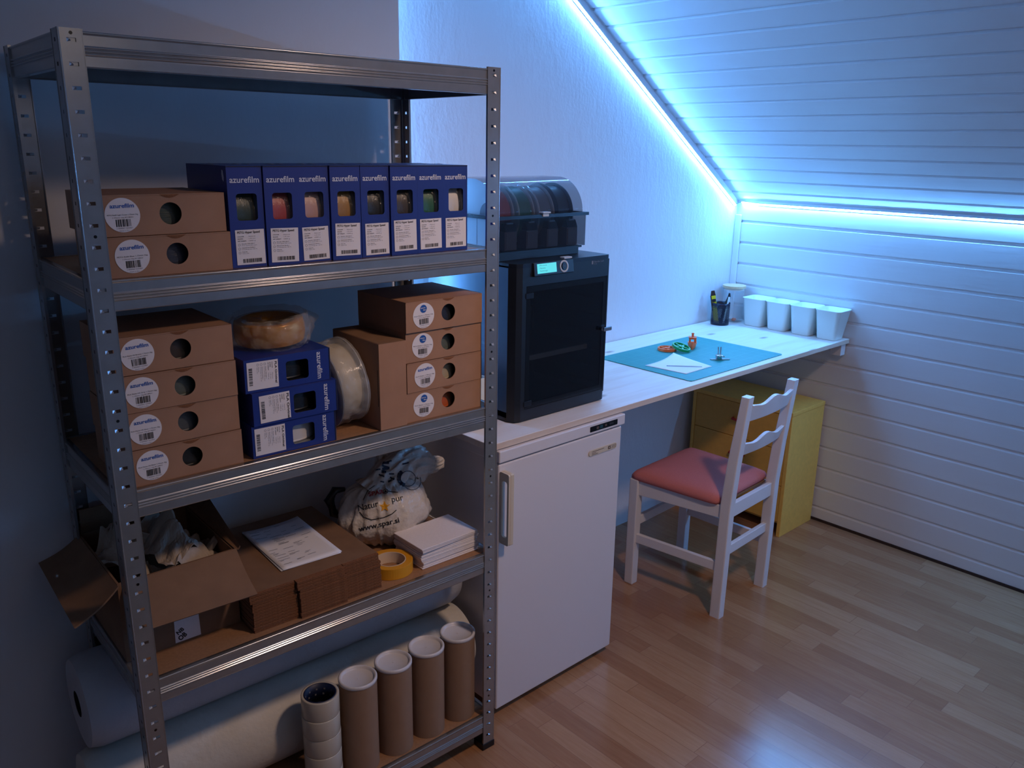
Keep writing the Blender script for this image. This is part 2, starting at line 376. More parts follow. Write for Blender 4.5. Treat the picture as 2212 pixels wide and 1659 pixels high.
dirx, dirz = -math.cos(SL), math.sin(SL)
def sp_at(t, off=0.03): return (XR - 0.028 + dirx * t - math.sin(SL) * off * 0, YB - 0.006, ZK - 0.004 - off + 0.03 + dirz * t - 0.018)
a = strip('led_strip', [sp_at(0.0), sp_at(1.72)], (-0.75 * math.sin(SL), -0.66, -0.75 * math.cos(SL)), 'glowing pale blue light strip climbing the back wall along the sloped ceiling')
b = strip('led_strip', [(XR - 0.006, 0.640, 1.401), (XR - 0.006, 0.60, 1.3925), (XR - 0.006, 0.56, 1.396), (XR - 0.006, -2.3, 1.399)], (-0.82, 0, -0.57), 'glowing pale blue light strip running level along the top of the panelled wall')
c_ = strip('led_strip', [(XP + 0.001, 0.640, 0.90), (XP + 0.001, 0.640, 2.38)], (1, 0, 0), 'upright pale blue light strip tucked behind the edge of the projecting wall')
m = MB(); m.tube([(XR - 0.03, YB - 0.004, 1.392), (XR - 0.012, YB - 0.012, 1.398), (XR - 0.006, 0.645, 1.401)], 0.0018, 'wire'); m.build('connecting_wire', b)

# ================================================================== SHELVING UNIT
RS = R(-1.907)
def S(x, y, z): return (x * math.cos(RS) - y * math.sin(RS), x * math.sin(RS) + y * math.cos(RS), z)
SW, SD = 0.9, 0.4
TIERS = [0.111, 0.607, 1.010, 1.400, 1.797]
rack = thing('shelving_unit', 'tall galvanised metal shelving unit with five tiers in front of the plain wall', 'shelf', (0, 0, 0), RS)
def upright(sx, sy):
    """L-profile post; sx,sy = +1/-1 give the corner it sits in"""
    m = MB(); W = 0.036; T = 0.0016; x = 0 if sx < 0 else SW; y = 0 if sy < 0 else SD
    ix, iy = -sx, -sy   # inward directions
    def bx(x0, x1, y0, y1, z0, z1, mm='zinc'): m.box(min(x0, x1), max(x0, x1), min(y0, y1), max(y0, y1), z0, z1, mm)
    pitch = 0.0362; z = 0.012; k = 0
    while z < 1.8:
        z1 = min(z + pitch - 0.006, 1.8); zz = min(z + pitch, 1.8)
        # flange in the x direction (front/back face)
        bx(x, x + ix * W, y, y + iy * T, z, z1); bx(x, x + ix * T, y + iy * T, y + iy * W, z, z1)
        if zz > z1:
            bx(x, x + ix * 0.0125, y, y + iy * T, z1, zz); bx(x + ix * 0.0265, x + ix * W, y, y + iy * T, z1, zz)
            bx(x, x + ix * T, y + iy * T, y + iy * 0.014, z1, zz); bx(x, x + ix * T, y + iy * 0.022, y + iy * W, z1, zz)
            # punched lip inside the slot
            m.add([(x + ix * 0.0125, y - iy * 0.0006, z1), (x + ix * 0.0185, y - iy * 0.0004, z1 + 0.001), (x + ix * 0.0185, y + iy * 0.0035, zz - 0.001), (x + ix * 0.0125, y + iy * 0.001, zz)], [(0, 1, 2, 3)], 'zincd')
        if k % 9 == 4:   # round fixing hole: dark rivet with bright rim
            c = (x + ix * 0.0195, (z + z1) / 2)
            pts = circ(c[0], c[1], 0.0028, 10)
            m.add([(a, y - iy * 0.0003, b) for a, b in pts], [tuple(range(10))], 'dark')
        z += pitch; k += 1
    # rolled edges of the flanges
    bx(x + ix * W, x + ix * (W + 0.0012), y - iy * 0.0006, y + iy * 0.005, 0.012, 1.8); bx(x - ix * 0.0006, x + ix * 0.005, y + iy * W, y + iy * (W + .0012), 0.012, 1.8)
    m.tube([(x + ix * .0012, y + iy * .0012, 0.012), (x + ix * .0012, y + iy * .0012, 1.8)], 0.0022, 'zinc', 8)
    o = m.build('upright', rack)
    f = MB(); f.box(min(x - ix * 0.002, x + ix * 0.04), max(x - ix * 0.002, x + ix * 0.04), min(y - iy * 0.002, y + iy * 0.04), max(y - iy * 0.002, y + iy * 0.04), 0.0, 0.02, 'foot'); f.build('foot', o, bevel=0.002)
for sx in (-1, 1):
    for sy in (-1, 1): upright(sx, sy)
BH = 0.0545
def beam_prof(z):
    # (outward, z): 0 = nominal face, positive outwards
    p = [(-0.012, 0.0), (-0.002, 0.0), (-0.0005, 0.0), (0.0008, -0.0006), (0.0014, -0.0018), (0.0012, -0.0036), (-0.0001, -0.0050), (-0.0004, -0.0056), (-0.0004, -0.0062), (-0.0004, -0.0205), (-0.0004, -0.0212)]
    for k in range(3):
        s = -0.0220 - k * 0.0052
        p += [(-0.0004, s), (0.0016, s - 0.0010), (0.0022, s - 0.0021), (0.0016, s - 0.0032), (-0.0008, s - 0.0042)]
    p += [(-0.0004, -0.0380), (-0.0004, -0.0388), (-0.0004, -BH + 0.003), (-0.0004, -BH + 0.0022), (-0.0002, -BH + 0.0004), (-0.0012, -BH), (-0.002, -BH), (-0.013, -BH), (-0.014, -BH), (-0.014, -BH + 0.0012), (-0.0026, -BH + 0.0012), (-0.0018, -BH + 0.0012), (-0.0018, -BH + 0.002), (-0.0018, -0.0024), (-0.0018, -0.0016), (-0.0026, -0.0016), (-0.012, -0.0016)]
    return [(a, z + b) for a, b in p]
for zt in TIERS:
    for sy in (-1, 1):
        m = MB(); y = 0.0022 if sy < 0 else SD - 0.0022
        m.prism([(y + sy * a, b) for a, b in beam_prof(zt)], 0.004, SW - 0.004, 'zinc', 'x', True); m.build('beam', rack)
    for sx in (-1, 1):
        m = MB(); x = 0.0022 if sx < 0 else SW - 0.0022
        m.prism([(x + sx * a, b) for a, b in beam_prof(zt - 0.0002)], 0.018, SD - 0.018, 'zinc', 'y', True); m.build('side_beam', rack)
    m = MB(); m.box(0.006, SW - 0.006, 0.006, SD - 0.006, zt - 0.0075, zt - 0.0006, 'chip')
    m.box(0.02, SW - 0.02, SD / 2 - 0.02, SD / 2 + 0.02, zt - 0.03, zt - 0.0078, 'zinc'); m.build('shelf_board', rack)

# ================================================================== CARTONS ON THE SHELVES
def barcode(m, O, U, V, w_, h, mm='ink', n=26, seed=3):
    rnd = random.Random(seed); O, U, V = Vector(O), Vector(U), Vector(V); x = 0; un = w_ / (n * 2.1)
    while x < w_ - un * 3:
        b = un * rnd.choice((1, 1, 2, 3)); g = un * rnd.choice((1, 1, 2))
        if x + b > w_: break
        m.quad(*[tuple(O + U * (x + a) + V * c) for a, c in ((0, 0), (b, 0), (b, h), (0, h))], mm); x += b + g
UX, UZ = (1, 0, 0), (0, 0, 1)
def kraft_carton(label, hole_x=0.118, hole_z=0.036, notch=True):
    """box 0.218 wide (x), 0.205 deep (y), 0.0705 high; front at y=0"""
    W, D, H, T = 0.218, 0.205, 0.0702, 0.0022
    r = thing('filament_carton', label, 'box')
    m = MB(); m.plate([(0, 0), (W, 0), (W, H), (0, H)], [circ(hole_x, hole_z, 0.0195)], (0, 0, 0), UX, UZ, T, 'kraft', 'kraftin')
    m.box(0, T, T, D, 0, H, 'kraft'); m.box(W - T, W, T, D, 0, H, 'kraft'); m.box(T, W - T, D - T, D, 0, H, 'kraft')
    m.box(T, W - T, T, D - T, 0, T, 'kraft')
    m.build('carton_body', r)
    m = MB(); m.box(0.0005, W - 0.0005, -0.0006, D, H - T, H, 'kraft')
    if notch:
        m.add([(hole_x - 0.018 + 0.036 * i / 10, -0.0007, H - 0.0008 - 0.006 * math.sin(PI * i / 10)) for i in range(11)], [tuple(range(11))], 'flute')
    m.box(0.0005, W - .0005, -0.0004, -0.0001, H - 0.0012, H - 0.0004, 'flute')
    m.build('lid_flap', r, bevel=0.0008)
    return r
def round_sticker(parent, cx, cz, kind, text2, seed):
    m = MB(); rr = 0.0292; y = -0.0007
    m.X = Matrix.Translation((cx, 0, cz)) @ Matrix.Rotation(R(random.uniform(-2.5, 2.5)), 4, 'Y')
    c = circ(0, 0, rr, 40); m.add([(a, y, b) for a, b in c] + [(0, y, 0)], [(i, (i + 1) % 40, 40) for i in range(40)], 'sticker')
    y -= 0.0003
    if kind == 'word':
        m.text('azurefilm', (-0.0195, y, 0.0125), UX, UZ, 0.040, 0.0068, 'bink', 0.025)
    else:
        c = circ(0, 0.0155, 0.0092, 28); m.add([(a, y, b) for a, b in c], [tuple(range(28))], 'bink')
        m.text('azure', (-0.0075, y - .0002, 0.0165), UX, UZ, 0.0125, 0.003, 'sticker', 0.02); m.text('film', (-0.001, y - .0002, 0.0112), UX, UZ, 0.008, 0.003, 'sticker', 0.02)
    m.text(text2, (-0.0255, y, -0.0005), UX, UZ, 0.051, 0.0022, 'ink'); m.text('1.75mm 1kg 8718053', (-0.017, y, -0.0048), UX, UZ, 0.034, 0.0018, 'ink')
    barcode(m, (-0.0125, y, -0.0195), UX, UZ, 0.027, 0.0125, 'ink', 20, seed)
    m.text('3 830067 534407', (-0.0125, y, -0.0232), UX, UZ, 0.027, 0.0022, 'gink'); m.text('Made in EU', (-0.008, y, -0.0272), UX, UZ, 0.016, 0.0018, 'gink')
    return m.build('round_sticker', parent)
FILM = M_['film']
def spool(label, m_w, R_=0.094, Wd=0.056, core=0.03, flange='black', group=None, bag=True):
    """axis z, standing on z=0 (lying flat)"""
    r = thing('filament_spool', label, 'filament spool', group=group)
    m = MB(); m.lathe([(core, 0.004), (R_ - 0.010, 0.004), (R_ - 0.009, 0.008)] + [(R_ - 0.009 + 0.0006 * (i % 2), 0.008 + (Wd - 0.016) * i / 22) for i in range(23)] + [(R_ - 0.010, Wd - 0.004), (core, Wd - 0.004)], m_w, n=48, closed=True)
    m.build('filament_winding', r)
    for z in (0, Wd - 0.0035):
        m = MB(); m.lathe([(core - 0.003, z), (R_, z), (R_, z + 0.0035), (core - 0.003, z + 0.0035)], flange, n=48, closed=True, smooth=False); m.build('flange', r)
    if bag:
        m = MB(); prof = []
        rings = []; n = 64
        for i, (rad, z) in enumerate([(0.03, -0.0008), (R_ * 0.9, -0.001), (R_ + 0.001, 0.001), (R_ - 0.001, Wd * 0.3), (R_ - 0.003, Wd * 0.55), (R_ + 0.0, Wd * 0.8), (R_ + 0.001, Wd), (R_ * 0.9, Wd + 0.001), (0.03, Wd + 0.0008)]):
            ring = []
            for j in range(n):
                a = 2 * PI * j / n; nz = noise.noise(Vector((math.cos(a) * 5, math.sin(a) * 5, i * 0.9))) * 0.003
                rr = rad - abs(nz) * 0.8 if 1 < i < 7 else rad
                ring.append((rr * math.cos(a), rr * math.sin(a), z))
            rings.append(ring)
        m.loft(rings, 'film', caps=False); m.build('plastic_bag', r)
    return r

FILS = {'darkgreen': fil('fil_dark_green', '#2c4038'), 'navy': fil('fil_navy', '#1a2744'), 'goldblack': fil('fil_bronze', '#3a2a1c'), 'greygreen': fil('fil_grey_green', '#5c6660'),
        'dullred': fil('fil_dull_red', '#7d3f3a'), 'dullgreen': fil('fil_dull_green', '#2f5a50'), 'grey': fil('fil_grey', '#50565c'), 'black': fil('fil_black', '#141619'), 'beige': fil('fil_beige', '#b8ab92'), 'orange': fil('fil_orange', '#c65a24'), 'red': fil('fil_rosy_red', '#b0484a'),
        'pink': fil('fil_pale_pink', '#c9a09a'), 'amber': fil('fil_amber', '#a3783c'), 'brown': fil('fil_dark_brown', '#3c3432'), 'green': fil('fil_green', '#23604a'), 'white': fil('fil_white', '#d8d6d8')}
kproto = None; sproto = None
def kraft_at(x, y, z, rz, label, kind, text2, seed, hx, sx_, spl, splabel, group, sgroup):
    global kproto, sproto
    if kproto is None: kproto = kraft_carton(label); r = kproto; r.location = S(x, y, z); r.rotation_euler = (0, 0, RS + rz); r['group'] = group
    else: 
        r = dup(kproto0, S(x, y, z), RS + rz, label, group)
    round_sticker(r, sx_, 0.036, kind, text2, seed)
    Mx = Matrix.Translation(S(x, y, z)) @ Matrix.Rotation(RS + rz, 4, 'Z')
    loc = Mx @ Vector((0.109, 0.1025, 0.0035))
    if sproto is None: q = spool(splabel, FILS[spl], group=sgroup); sproto = q; q.location = loc
    else: q = dup(sproto, loc, random.random(), splabel, sgroup); recolour(part(q, 'filament_winding')[0], FILS[spl])
    return r
# a clean prototype without sticker that is itself the first carton: stickers are added after copying
kproto = kraft_carton('kraft filament carton, upper of the two beside the upright blue boxes')
kproto0 = kproto
KZ = 0.0712
T4, T3, T2, T1 = TIERS[3], TIERS[2], TIERS[1], TIERS[0]
klist = [
    # x, y, z, rz, label, kind, text, hole spool, spool label, group
    (0.036, 0.020, T4 + KZ, R(0.6), 'kraft filament carton with a round sticker, upper of the two beside the upright blue boxes', 'word', 'PETG Refill Light Green 1.75mm 1kg', 0.036, 'darkgreen', 'grey-green bagged spool seen through the hole of the upper carton beside the blue boxes'),
    (0.040, 0.018, T4, R(-0.4), 'kraft filament carton with a round sticker, lower of the two beside the upright blue boxes', 'word', 'PETG Refill Blue 1.75mm 1kg', 0.040, 'navy', 'dark blue bagged spool seen through the hole of the lower carton beside the blue boxes'),
    (0.030, 0.020, T3 + 3 * KZ, R(0.3), 'kraft filament carton, topmost in the left stack of four on the middle shelf', 'word', 'PLA Matte HS Bronze 1.75mm 1kg', 0.041, 'goldblack', 'bronze black spool seen through the hole of the topmost left carton'),
    (0.031, 0.019, T3 + 2 * KZ, R(-0.3), 'kraft filament carton, second from the top in the left stack of four', 'word', 'PLA Matte HS Grey 1.75mm 1kg', 0.040, 'greygreen', 'grey bagged spool in the second carton from the top of the left stack'),
    (0.031, 0.020, T3 + KZ, R(0.2), 'kraft filament carton, third from the top in the left stack of four', 'word', 'PLA Matte HS Silver 1.75mm 1kg', 0.039, 'grey', 'dull grey bagged spool in the third carton from the top of the left stack'),
    (0.032, 0.018, T3, R(0.0), 'kraft filament carton, bottom of the left stack of four on the middle shelf', 'word', 'PLA Matte HS Black 1.75mm 1kg', 0.043, 'black', 'black spool in the bottom carton of the left stack'),
    (0.642, 0.012, T3 + 3 * KZ, R(0.3), 'kraft filament carton with blue disc logo, topmost in the right stack of four', 'disc', 'PLA Matte 1.75mm 1kg', 0.048, 'navy', 'dark blue spool in the topmost carton of the right stack'),
    (0.644, 0.018, T3 + 2 * KZ, R(-0.2), 'kraft filament carton with blue disc logo, second from the top in the right stack', 'disc', 'PLA Matte 1.75mm 1kg', 0.046, 'greygreen', 'grey-green spool in the second carton from the top of the right stack'),
    (0.645, 0.016, T3 + KZ, R(0.2), 'kraft filament carton with blue name on sticker, third from the top, right stack', 'word', 'PLA Matte 1.75mm 1kg', 0.049, 'beige', 'beige spool in the third carton from the top of the right stack'),
    (0.644, 0.018, T3, R(-0.1), 'kraft filament carton with blue disc logo, bottom of the right stack of four', 'disc', 'PLA Matte 1.75mm 1kg', 0.047, 'orange', 'bright orange spool in the bottom carton of the right stack'),
]
roots = []
for i, k in enumerate(klist):
    if i == 0: r = kproto0; r.location = S(*k[:3]); r.rotation_euler = (0, 0, RS + k[3]); r['label'] = k[4]
    else: r = dup(kproto0, S(*k[:3]), RS + k[3], k[4])
    r['group'] = 'kraft filament cartons'; roots.append(r)
for i, (k, r) in enumerate(zip(klist, roots)):
    round_sticker(r, k[7], 0.0362, k[5], k[6], 11 + i)
    Mx = Matrix.Translation(S(*k[:3])) @ Matrix.Rotation(RS + k[3], 4, 'Z'); loc = Mx @ Vector((0.109, 0.1025, 0.0060))
    if sproto is None: q = spool(k[9], FILS[k[8]], group='spools inside the kraft cartons'); q.location = loc; sproto = q
    else: q = dup(sproto, loc, random.random() * 3, k[9], 'spools inside the kraft cartons'); recolour(part(q, 'filament_winding')[0], FILS[k[8]])
# plain kraft box standing on edge
r = thing('kraft_box', 'plain kraft box standing on edge between the bagged spool and the right stack', 'box', S(0.568, 0.010, T3), RS)
m = MB(); m.box(0, 0.071, 0, 0.203, 0, 0.1995, 'kraft'); m.box(0.0012, 0.0698, -0.0004, 0.203, 0.1996, 0.2003, 'kraft2'); m.build('carton_body', r, bevel=0.001)
m = MB(); m.box(-0.0004, -0.0001, 0.006, 0.0075, 0.055, 0.14, 'ink'); m.build('side_slit', r)

# ---- blue cartons
def blue_carton(label, group):
    W, D, H, T = 0.0685, 0.2, 0.189, 0.001
    r = thing('blue_filament_carton', label, 'box', group=group)
    m = MB(); m.plate([(0, 0), (W, 0), (W, H), (0, H)], [rrect(0.0155, 0.0565, 0.0885, 0.1385, 0.006)], (0, 0, 0), UX, UZ, T, 'blue', 'bluein')
    m.box(0, T, T, D, 0, H, 'blue'); m.box(W - T, W, T, D, 0, H, 'blue'); m.box(T, W - T, D - T, D, 0, H, 'blue'); m.box(T, W - T, T, D - T, 0, T, 'blue')
    m.text('azurefilm', (0.0055, -0.0004, 0.1585), UX, UZ, 0.0575, 0.0112, 'wink', 0.012)
    m.build('carton_body', r)
    m = MB(); m.box(0.0003, W - 0.0003, -0.0004, D, H - T, H, 'blue'); m.box(0.0003, W - 0.0003, -0.0008, -0.0004, H - 0.0022, H - 0.0006, 'bluein'); m.build('lid_flap', r)
    return r
def square_sticker(parent, dx, dz, head, seed, w_=0.0575, h=0.066, title_scale=1.0):
    m = MB(); y = -0.0007; m.X = Matrix.Translation((dx, 0, dz)) @ Matrix.Rotation(R(random.uniform(-1.2, 1.2)), 4, 'Y')
    m.quad((0, y, 0), (w_, y, 0), (w_, y, h), (0, y, h), 'sticker'); y -= 0.0003
    m.text(head, (0.004, y, h - 0.0068), UX, UZ, w_ * 0.78 * title_scale, 0.0042 * title_scale, 'ink', 0.02)
    rows = [('COLOUR:', 'Natural'), ('SIZE:', '1.75 mm'), ('NET WEIGHT:', '1000 g')]
    for i, (a, b) in enumerate(rows):
        z = h - 0.0135 - i * 0.0042; m.text(a, (0.004, y, z), UX, UZ, 0.006 + 0.0022 * len(a) / 2.2, 0.0018, 'ink', 0.01); m.text(b, (0.026, y, z), UX, UZ, 0.013, 0.0018, 'gink')
    for i, (t, t2) in enumerate((('Nozzle 220-250 C', 'Print speed 300 mm/s'), ('Heated bed 70-90 C', 'Cooling fan 50 %'), ('Keep dry', 'Made in EU'))):
        z = h - 0.0285 - i * 0.0075
        c0, c1 = circ(0.0065, z + 0.0005, 0.0024, 14), circ(0.0065, z + 0.0005, 0.0019, 14)
        m.add([(a, y, b) for a, b in c0 + c1], [(j, (j + 1) % 14, 14 + (j + 1) % 14, 14 + j) for j in range(14)], 'gink')
        m.text(t, (0.0115, y, z + 0.0012), UX, UZ, 0.026 if i < 2 else 0.010, 0.0018, 'ink'); m.text(t2, (0.0115, y, z - 0.0018), UX, UZ, 0.030 if i < 2 else 0.013, 0.0016, 'gink')
    barcode(m, (0.012, y, 0.0035), UX, UZ, 0.038, 0.0075, 'ink', 30, seed)
    return m.build('square_sticker', parent)
bproto = blue_carton('blue', 'upright blue filament boxes')
bx = [0.262, 0.331, 0.4005, 0.470, 0.5400, 0.6095, 0.6785, 0.7475]
bx = [0.2600, 0.3305, 0.4010, 0.4715, 0.5425, 0.6125, 0.6825, 0.7525]
blist = [('darkgreen', 'leftmost upright blue box, grey-green film in its window, white tear on its side', 'dark green-grey bagged filament in the window of the leftmost blue box'),
         ('red', 'upright blue box with pink-red filament in its window', 'pink-red filament spool in the window of the second upright blue box'),
         ('pink', 'upright blue box with pale pink filament in crumpled film', 'pale pink filament spool in the third upright blue box'),
         ('amber', 'upright blue box with amber filament, its white label set highest', 'amber filament spool in the fourth upright blue box'),
         ('black', 'upright blue box with black filament and a sliver of clear film', 'black filament spool in the fifth upright blue box'),
         ('brown', 'upright blue box with dark brown filament in its window', 'dark brown filament spool in the sixth upright blue box'),
         ('green', 'upright blue box with green filament in its window', 'green filament spool in the seventh upright blue box'),
         ('white', 'rightmost upright blue box with white filament in its window', 'white filament spool in the rightmost upright blue box')]
broots = []
for i, (c, lb, sl) in enumerate(blist):
    y = (0.020, 0.017, 0.022, 0.018, 0.020, 0.016, 0.018, 0.020)[i]
    if i == 0: r = bproto; r.location = S(bx[i], y, T4); r.rotation_euler = (0, 0, RS); r['label'] = lb
    else: r = dup(bproto, S(bx[i], y, T4), RS, lb, 'upright blue filament boxes')
    broots.append((r, y))
lie = [(0.4555, 0.022, T3 + 0.1385, 'PLA Original', 'black', 'blue filament box lying down, top of the pile of three, empty black window', 'black spool inside the top lying blue box', 0, 1.0),
       (0.4645, 0.014, T3 + 0.0693, 'PLA Original', 'black', 'blue filament box lying down, middle of the pile of three, label in large print', 'black spool inside the middle lying blue box', 0.001, 1.2),
       (0.4600, 0.018, T3 + 0.0001, 'PLA Original', 'white', 'blue filament box lying down, bottom of the pile, white filament in its window', 'white filament spool in the bottom lying blue box', 0, 1.0)]
lroots = []
for i, (x1, y, z, hd, c, lb, sl, dx, ts) in enumerate(lie):
    # lying: local z -> +x, local x -> -z
    r = dup(bproto, S(x1 - 0.189, y, z + 0.0687), (0, R(90), RS), lb, 'lying blue filament boxes'); lroots.append(r)
offs = [(0.0088, 0.0055), (0.0068, 0.0060), (0.0075, 0.0035), (0.0070, 0.0085), (0.0085, 0.0045), (0.0075, 0.0085), (0.0065, 0.0080), (0.0070, 0.0075)]
bsp = None
for i, ((c, lb, sl), (r, y)) in enumerate(zip(blist, broots)):
    square_sticker(r, offs[i][0], offs[i][1], 'PETG Hyper Speed', 50 + i)
    rot = (0, R(90), RS)
    loc = S(bx[i] + 0.0075, y + 0.098, T4 + 0.0975)
    if bsp is None: bsp = spool(sl, FILS[c], R_=0.0935, Wd=0.054, group='spools inside the blue boxes', flange='clear'); q = bsp; q.location = loc; q.rotation_euler = rot
    else: q = dup(bsp, loc, rot, sl, 'spools inside the blue boxes')
    recolour(part(q, 'filament_winding')[0], FILS[c])
m = MB(); m.add([(-0.0006, 0.012 + a, 0.16 + b) for a, b in ((0, 0), (0.006, 0.004), (0.008, 0.014), (0.006, 0.022), (0.001, 0.020), (-0.002, 0.008))], [tuple(range(6))], 'wink'); m.build('torn_patch', broots[0][0])
for (x1, y, z, hd, c, lb, sl, dx, ts), r in zip(lie, lroots):
    square_sticker(r, 0.0055 + dx, 0.0055 + dx * 8, hd, 70 + int(ts * 10), title_scale=ts)
    q = dup(bsp, S(x1 - 0.0915, y + 0.098, z + 0.0072), (0, 0, RS), sl, 'spools inside the blue boxes'); recolour(part(q, 'filament_winding')[0], FILS[c])
    if c == 'black':
        for f in part(q, 'flange'): recolour(f, M_['black'])
        for f in part(q, 'plastic_bag'): bpy.data.objects.remove(f)
# ---- gold filament coil in a bag on the lying blue boxes
r = thing('filament_coil', 'shiny golden filament coil in clear bag on top of the lying blue boxes', 'filament coil', S(0.372, 0.125, T3 + 0.212), (R(3), R(-3), RS))
m = MB(); prof = []
for i in range(25):
    t = i / 24; prof.append((0.070 + 0.0035 * math.sin(PI * t) + 0.0007 * (i % 2), 0.006 + 0.046 * t))
prof = [(0.044, 0.006)] + prof + [(0.046, 0.052)]
m.lathe(prof, 'gold', n=64, closed=True); m.build('filament_winding', r)
def blob(m, mm, rad, seed, n=44, k=24, amp=0.2, freq=2.2, zmin=None, open_top=False, ctr=(0, 0, 0), sharp=False):
    rings = []
    for i in range(k + 1):
        th = PI * (0.02 + 0.96 * i / k); ring = []
        for j in range(n):
            ph = 2 * PI * j / n; d = Vector((math.sin(th) * math.cos(ph), math.sin(th) * math.sin(ph), -math.cos(th)))
            nz = noise.noise(d * freq + Vector((seed, seed * 2, 0))) + 0.5 * noise.noise(d * freq * 2.3 + Vector((seed, 0, 3)))
            if sharp: nz += 0.5 * (abs(noise.noise(d * freq * 3.1 + Vector((0, seed, 1)))) * 2 - 0.5)
            s_ = 1 + amp * nz
            p = Vector((d.x * rad[0] * s_, d.y * rad[1] * s_, d.z * rad[2] * s_))
            if zmin is not None: p.z = max(p.z, zmin + 0.0006 * math.sin(j * 1.7 + i))
            ring.append(tuple(p + Vector(ctr)))
        rings.append(ring)
    m.loft(rings, mm)
m = MB()
rings = []
for i in range(15):
    t = i / 14; ring = []
    zz = -0.002 + 0.066 * t; base = 0.077 + 0.010 * math.sin(PI * t) - 0.01 * max(0, t - 0.7)
    for j in range(72):
        a = 2 * PI * j / 72; nz = noise.noise(Vector((math.cos(a) * 4, math.sin(a) * 4, t * 3))) * 0.014 + noise.noise(Vector((math.cos(a) * 11, math.sin(a) * 11, t * 7))) * 0.006
        fl = 0.03 * max(0, math.cos(a - 0.1)) ** 14 * (1 - abs(t - 0.55) * 2) + 0.03 * max(0, math.cos(a - 2.9)) ** 10 * max(0, 1 - abs(t - 0.2) * 3)
        rr = base + nz + max(0, fl); ring.append((rr * math.cos(a), rr * math.sin(a), zz + noise.noise(Vector((a * 2, t * 4, 9))) * 0.005))
    rings.append(ring)
for s_ in (0.75, 0.5, 0.2): rings.append([(x * s_, y * s_, 0.060 - 0.01 * (1 - s_) + 0.006 * noise.noise(Vector((x * 40, y * 40, s_ * 5)))) for x, y, z in rings[14]])
m.loft(rings, 'film3', caps=False); m.build('plastic_bag', r)
# ---- large grey-white spool in a bag leaning on the kraft box
r = thing('filament_spool', 'large pale spool in a milky bag leaning between lying blue boxes and kraft box', 'filament spool', S(0.478, 0.112, T3 + 0.098), (0, R(84), RS))
m = MB(); m.lathe([(0.028, 0), (0.097, 0), (0.0975, 0.0025), (0.028, 0.0025)], mat('grey_flange', '#6e7480', 0.5), n=56, closed=True, smooth=False); m.build('flange', r)
m = MB(); m.lathe([(0.028, 0.062), (0.097, 0.062), (0.0975, 0.0645), (0.028, 0.0645)], mat('frosted_flange', '#b8b8bc', 0.4, alpha=0.55), n=56, closed=True, smooth=False); m.build('flange', r)
m = MB(); m.lathe([(0.03, 0.004), (0.084, 0.004), (0.086, 0.03), (0.084, 0.061), (0.03, 0.061)], FILS['beige'], n=48, closed=True); m.build('filament_winding', r)
m = MB(); rings = []
for i in range(11):
    t = i / 10; ring = []
    for j in range(72):
        a = 2 * PI * j / 72; nz = abs(noise.noise(Vector((math.cos(a) * 6, math.sin(a) * 6, t * 4)))) * 0.016 * math.sin(PI * t) + noise.noise(Vector((a * 4, 2, t * 2))) * 0.003
        rr = 0.0985 - nz; ring.append((rr * math.cos(a), rr * math.sin(a), -0.002 + 0.070 * t))
    rings.append(ring)
rings = [[(x * 0.5, y * 0.5, -0.002) for x, y, z in rings[0]]] + rings + [[(x * 0.5, y * 0.5, 0.069) for x, y, z in rings[-1]]]
m.loft(rings, 'film2', caps=False); m.build('plastic_bag', r)

# ================================================================== SECOND SHELF (z T2)
# open cardboard box
r = thing('open_cardboard_box', 'open cardboard shipping box with flaps folded out at the left of the lower shelf', 'box', S(0.006, 0.098, T2), RS)
BW, BD, BHt, T = 0.240, 0.285, 0.178, 0.004
m = MB(); m.box(0, BW, 0, BD, 0, T, 'kraft2'); m.box(0, T, 0, BD, T, BHt, 'kraft2'); m.box(BW - T, BW, 0, BD, T, BHt, 'kraft2'); m.box(T, BW - T, 0, T, T, BHt, 'kraft2'); m.box(T, BW - T, BD - T, BD, T, BHt, 'kraft2')
m.build('box_body', r)
def flap(a, b, o, name='flap', side=1):
    """hinge a->b, offset vector o (outer edge = hinge+o at each end; list of two)"""
    a, b = Vector(a), Vector(b); o1, o2 = [Vector(x) for x in o]; n = (b - a).cross(o1).normalized() * 0.0034 * side
    m = MB(); N = 8; top = []
    for i in range(N + 1):
        t = i / N; c = 0.006 * math.sin(PI * t)
        top.append([tuple(a + o1 * t + n.normalized() * c * side), tuple(b + o2 * t + n.normalized() * c * side), tuple(b + o2 * t + n.normalized() * c * side + n), tuple(a + o1 * t + n.normalized() * c * side + n)])
    m.loft(top, 'kraft2', smooth=False); return m.build(name, r)
flap((0.012, -0.0005, BHt), (BW + 0.004, -0.0005, BHt), ((0.004, -0.088, -0.068), (0.004, -0.088, -0.072)))
flap((-0.001, BD - 0.005, BHt), (-0.001, -0.010, BHt), ((-0.083, 0.012, -0.046), (-0.088, -0.010, -0.052)), side=1)
flap((BW, 0.0, BHt), (BW, BD - 0.005, BHt), ((0.012, -0.004, 0.004), (0.030, -0.02, 0.055)), side=-1)
flap((0.004, BD, BHt), (BW, BD, BHt), ((0.0, -0.015, 0.062), (0.0, -0.012, 0.065)))
m = MB(); y = -0.0006
m.quad((0.098, y, 0.004), (0.152, y, 0.004), (0.150, y, 0.095), (0.100, y, 0.095), 'sticker'); m.X = Matrix.Translation((0.108, y - .0003, 0.006)) @ Matrix.Rotation(R(-30), 4, 'Y')
m.text('OB', (0, 0, 0), UX, UZ, 0.018, 0.011, 'ink', 0.04); m.text('NB', (0.005, 0, 0.015), UX, UZ, 0.016, 0.009, 'ink', 0.04); m.X = Matrix.Identity(4)
for i in range(3): m.box(0.106 + i * 0.012, 0.114 + i * 0.012, y - .0003, y - 0.0002, 0.066, 0.071, 'bink')
m.build('paper_label', r)
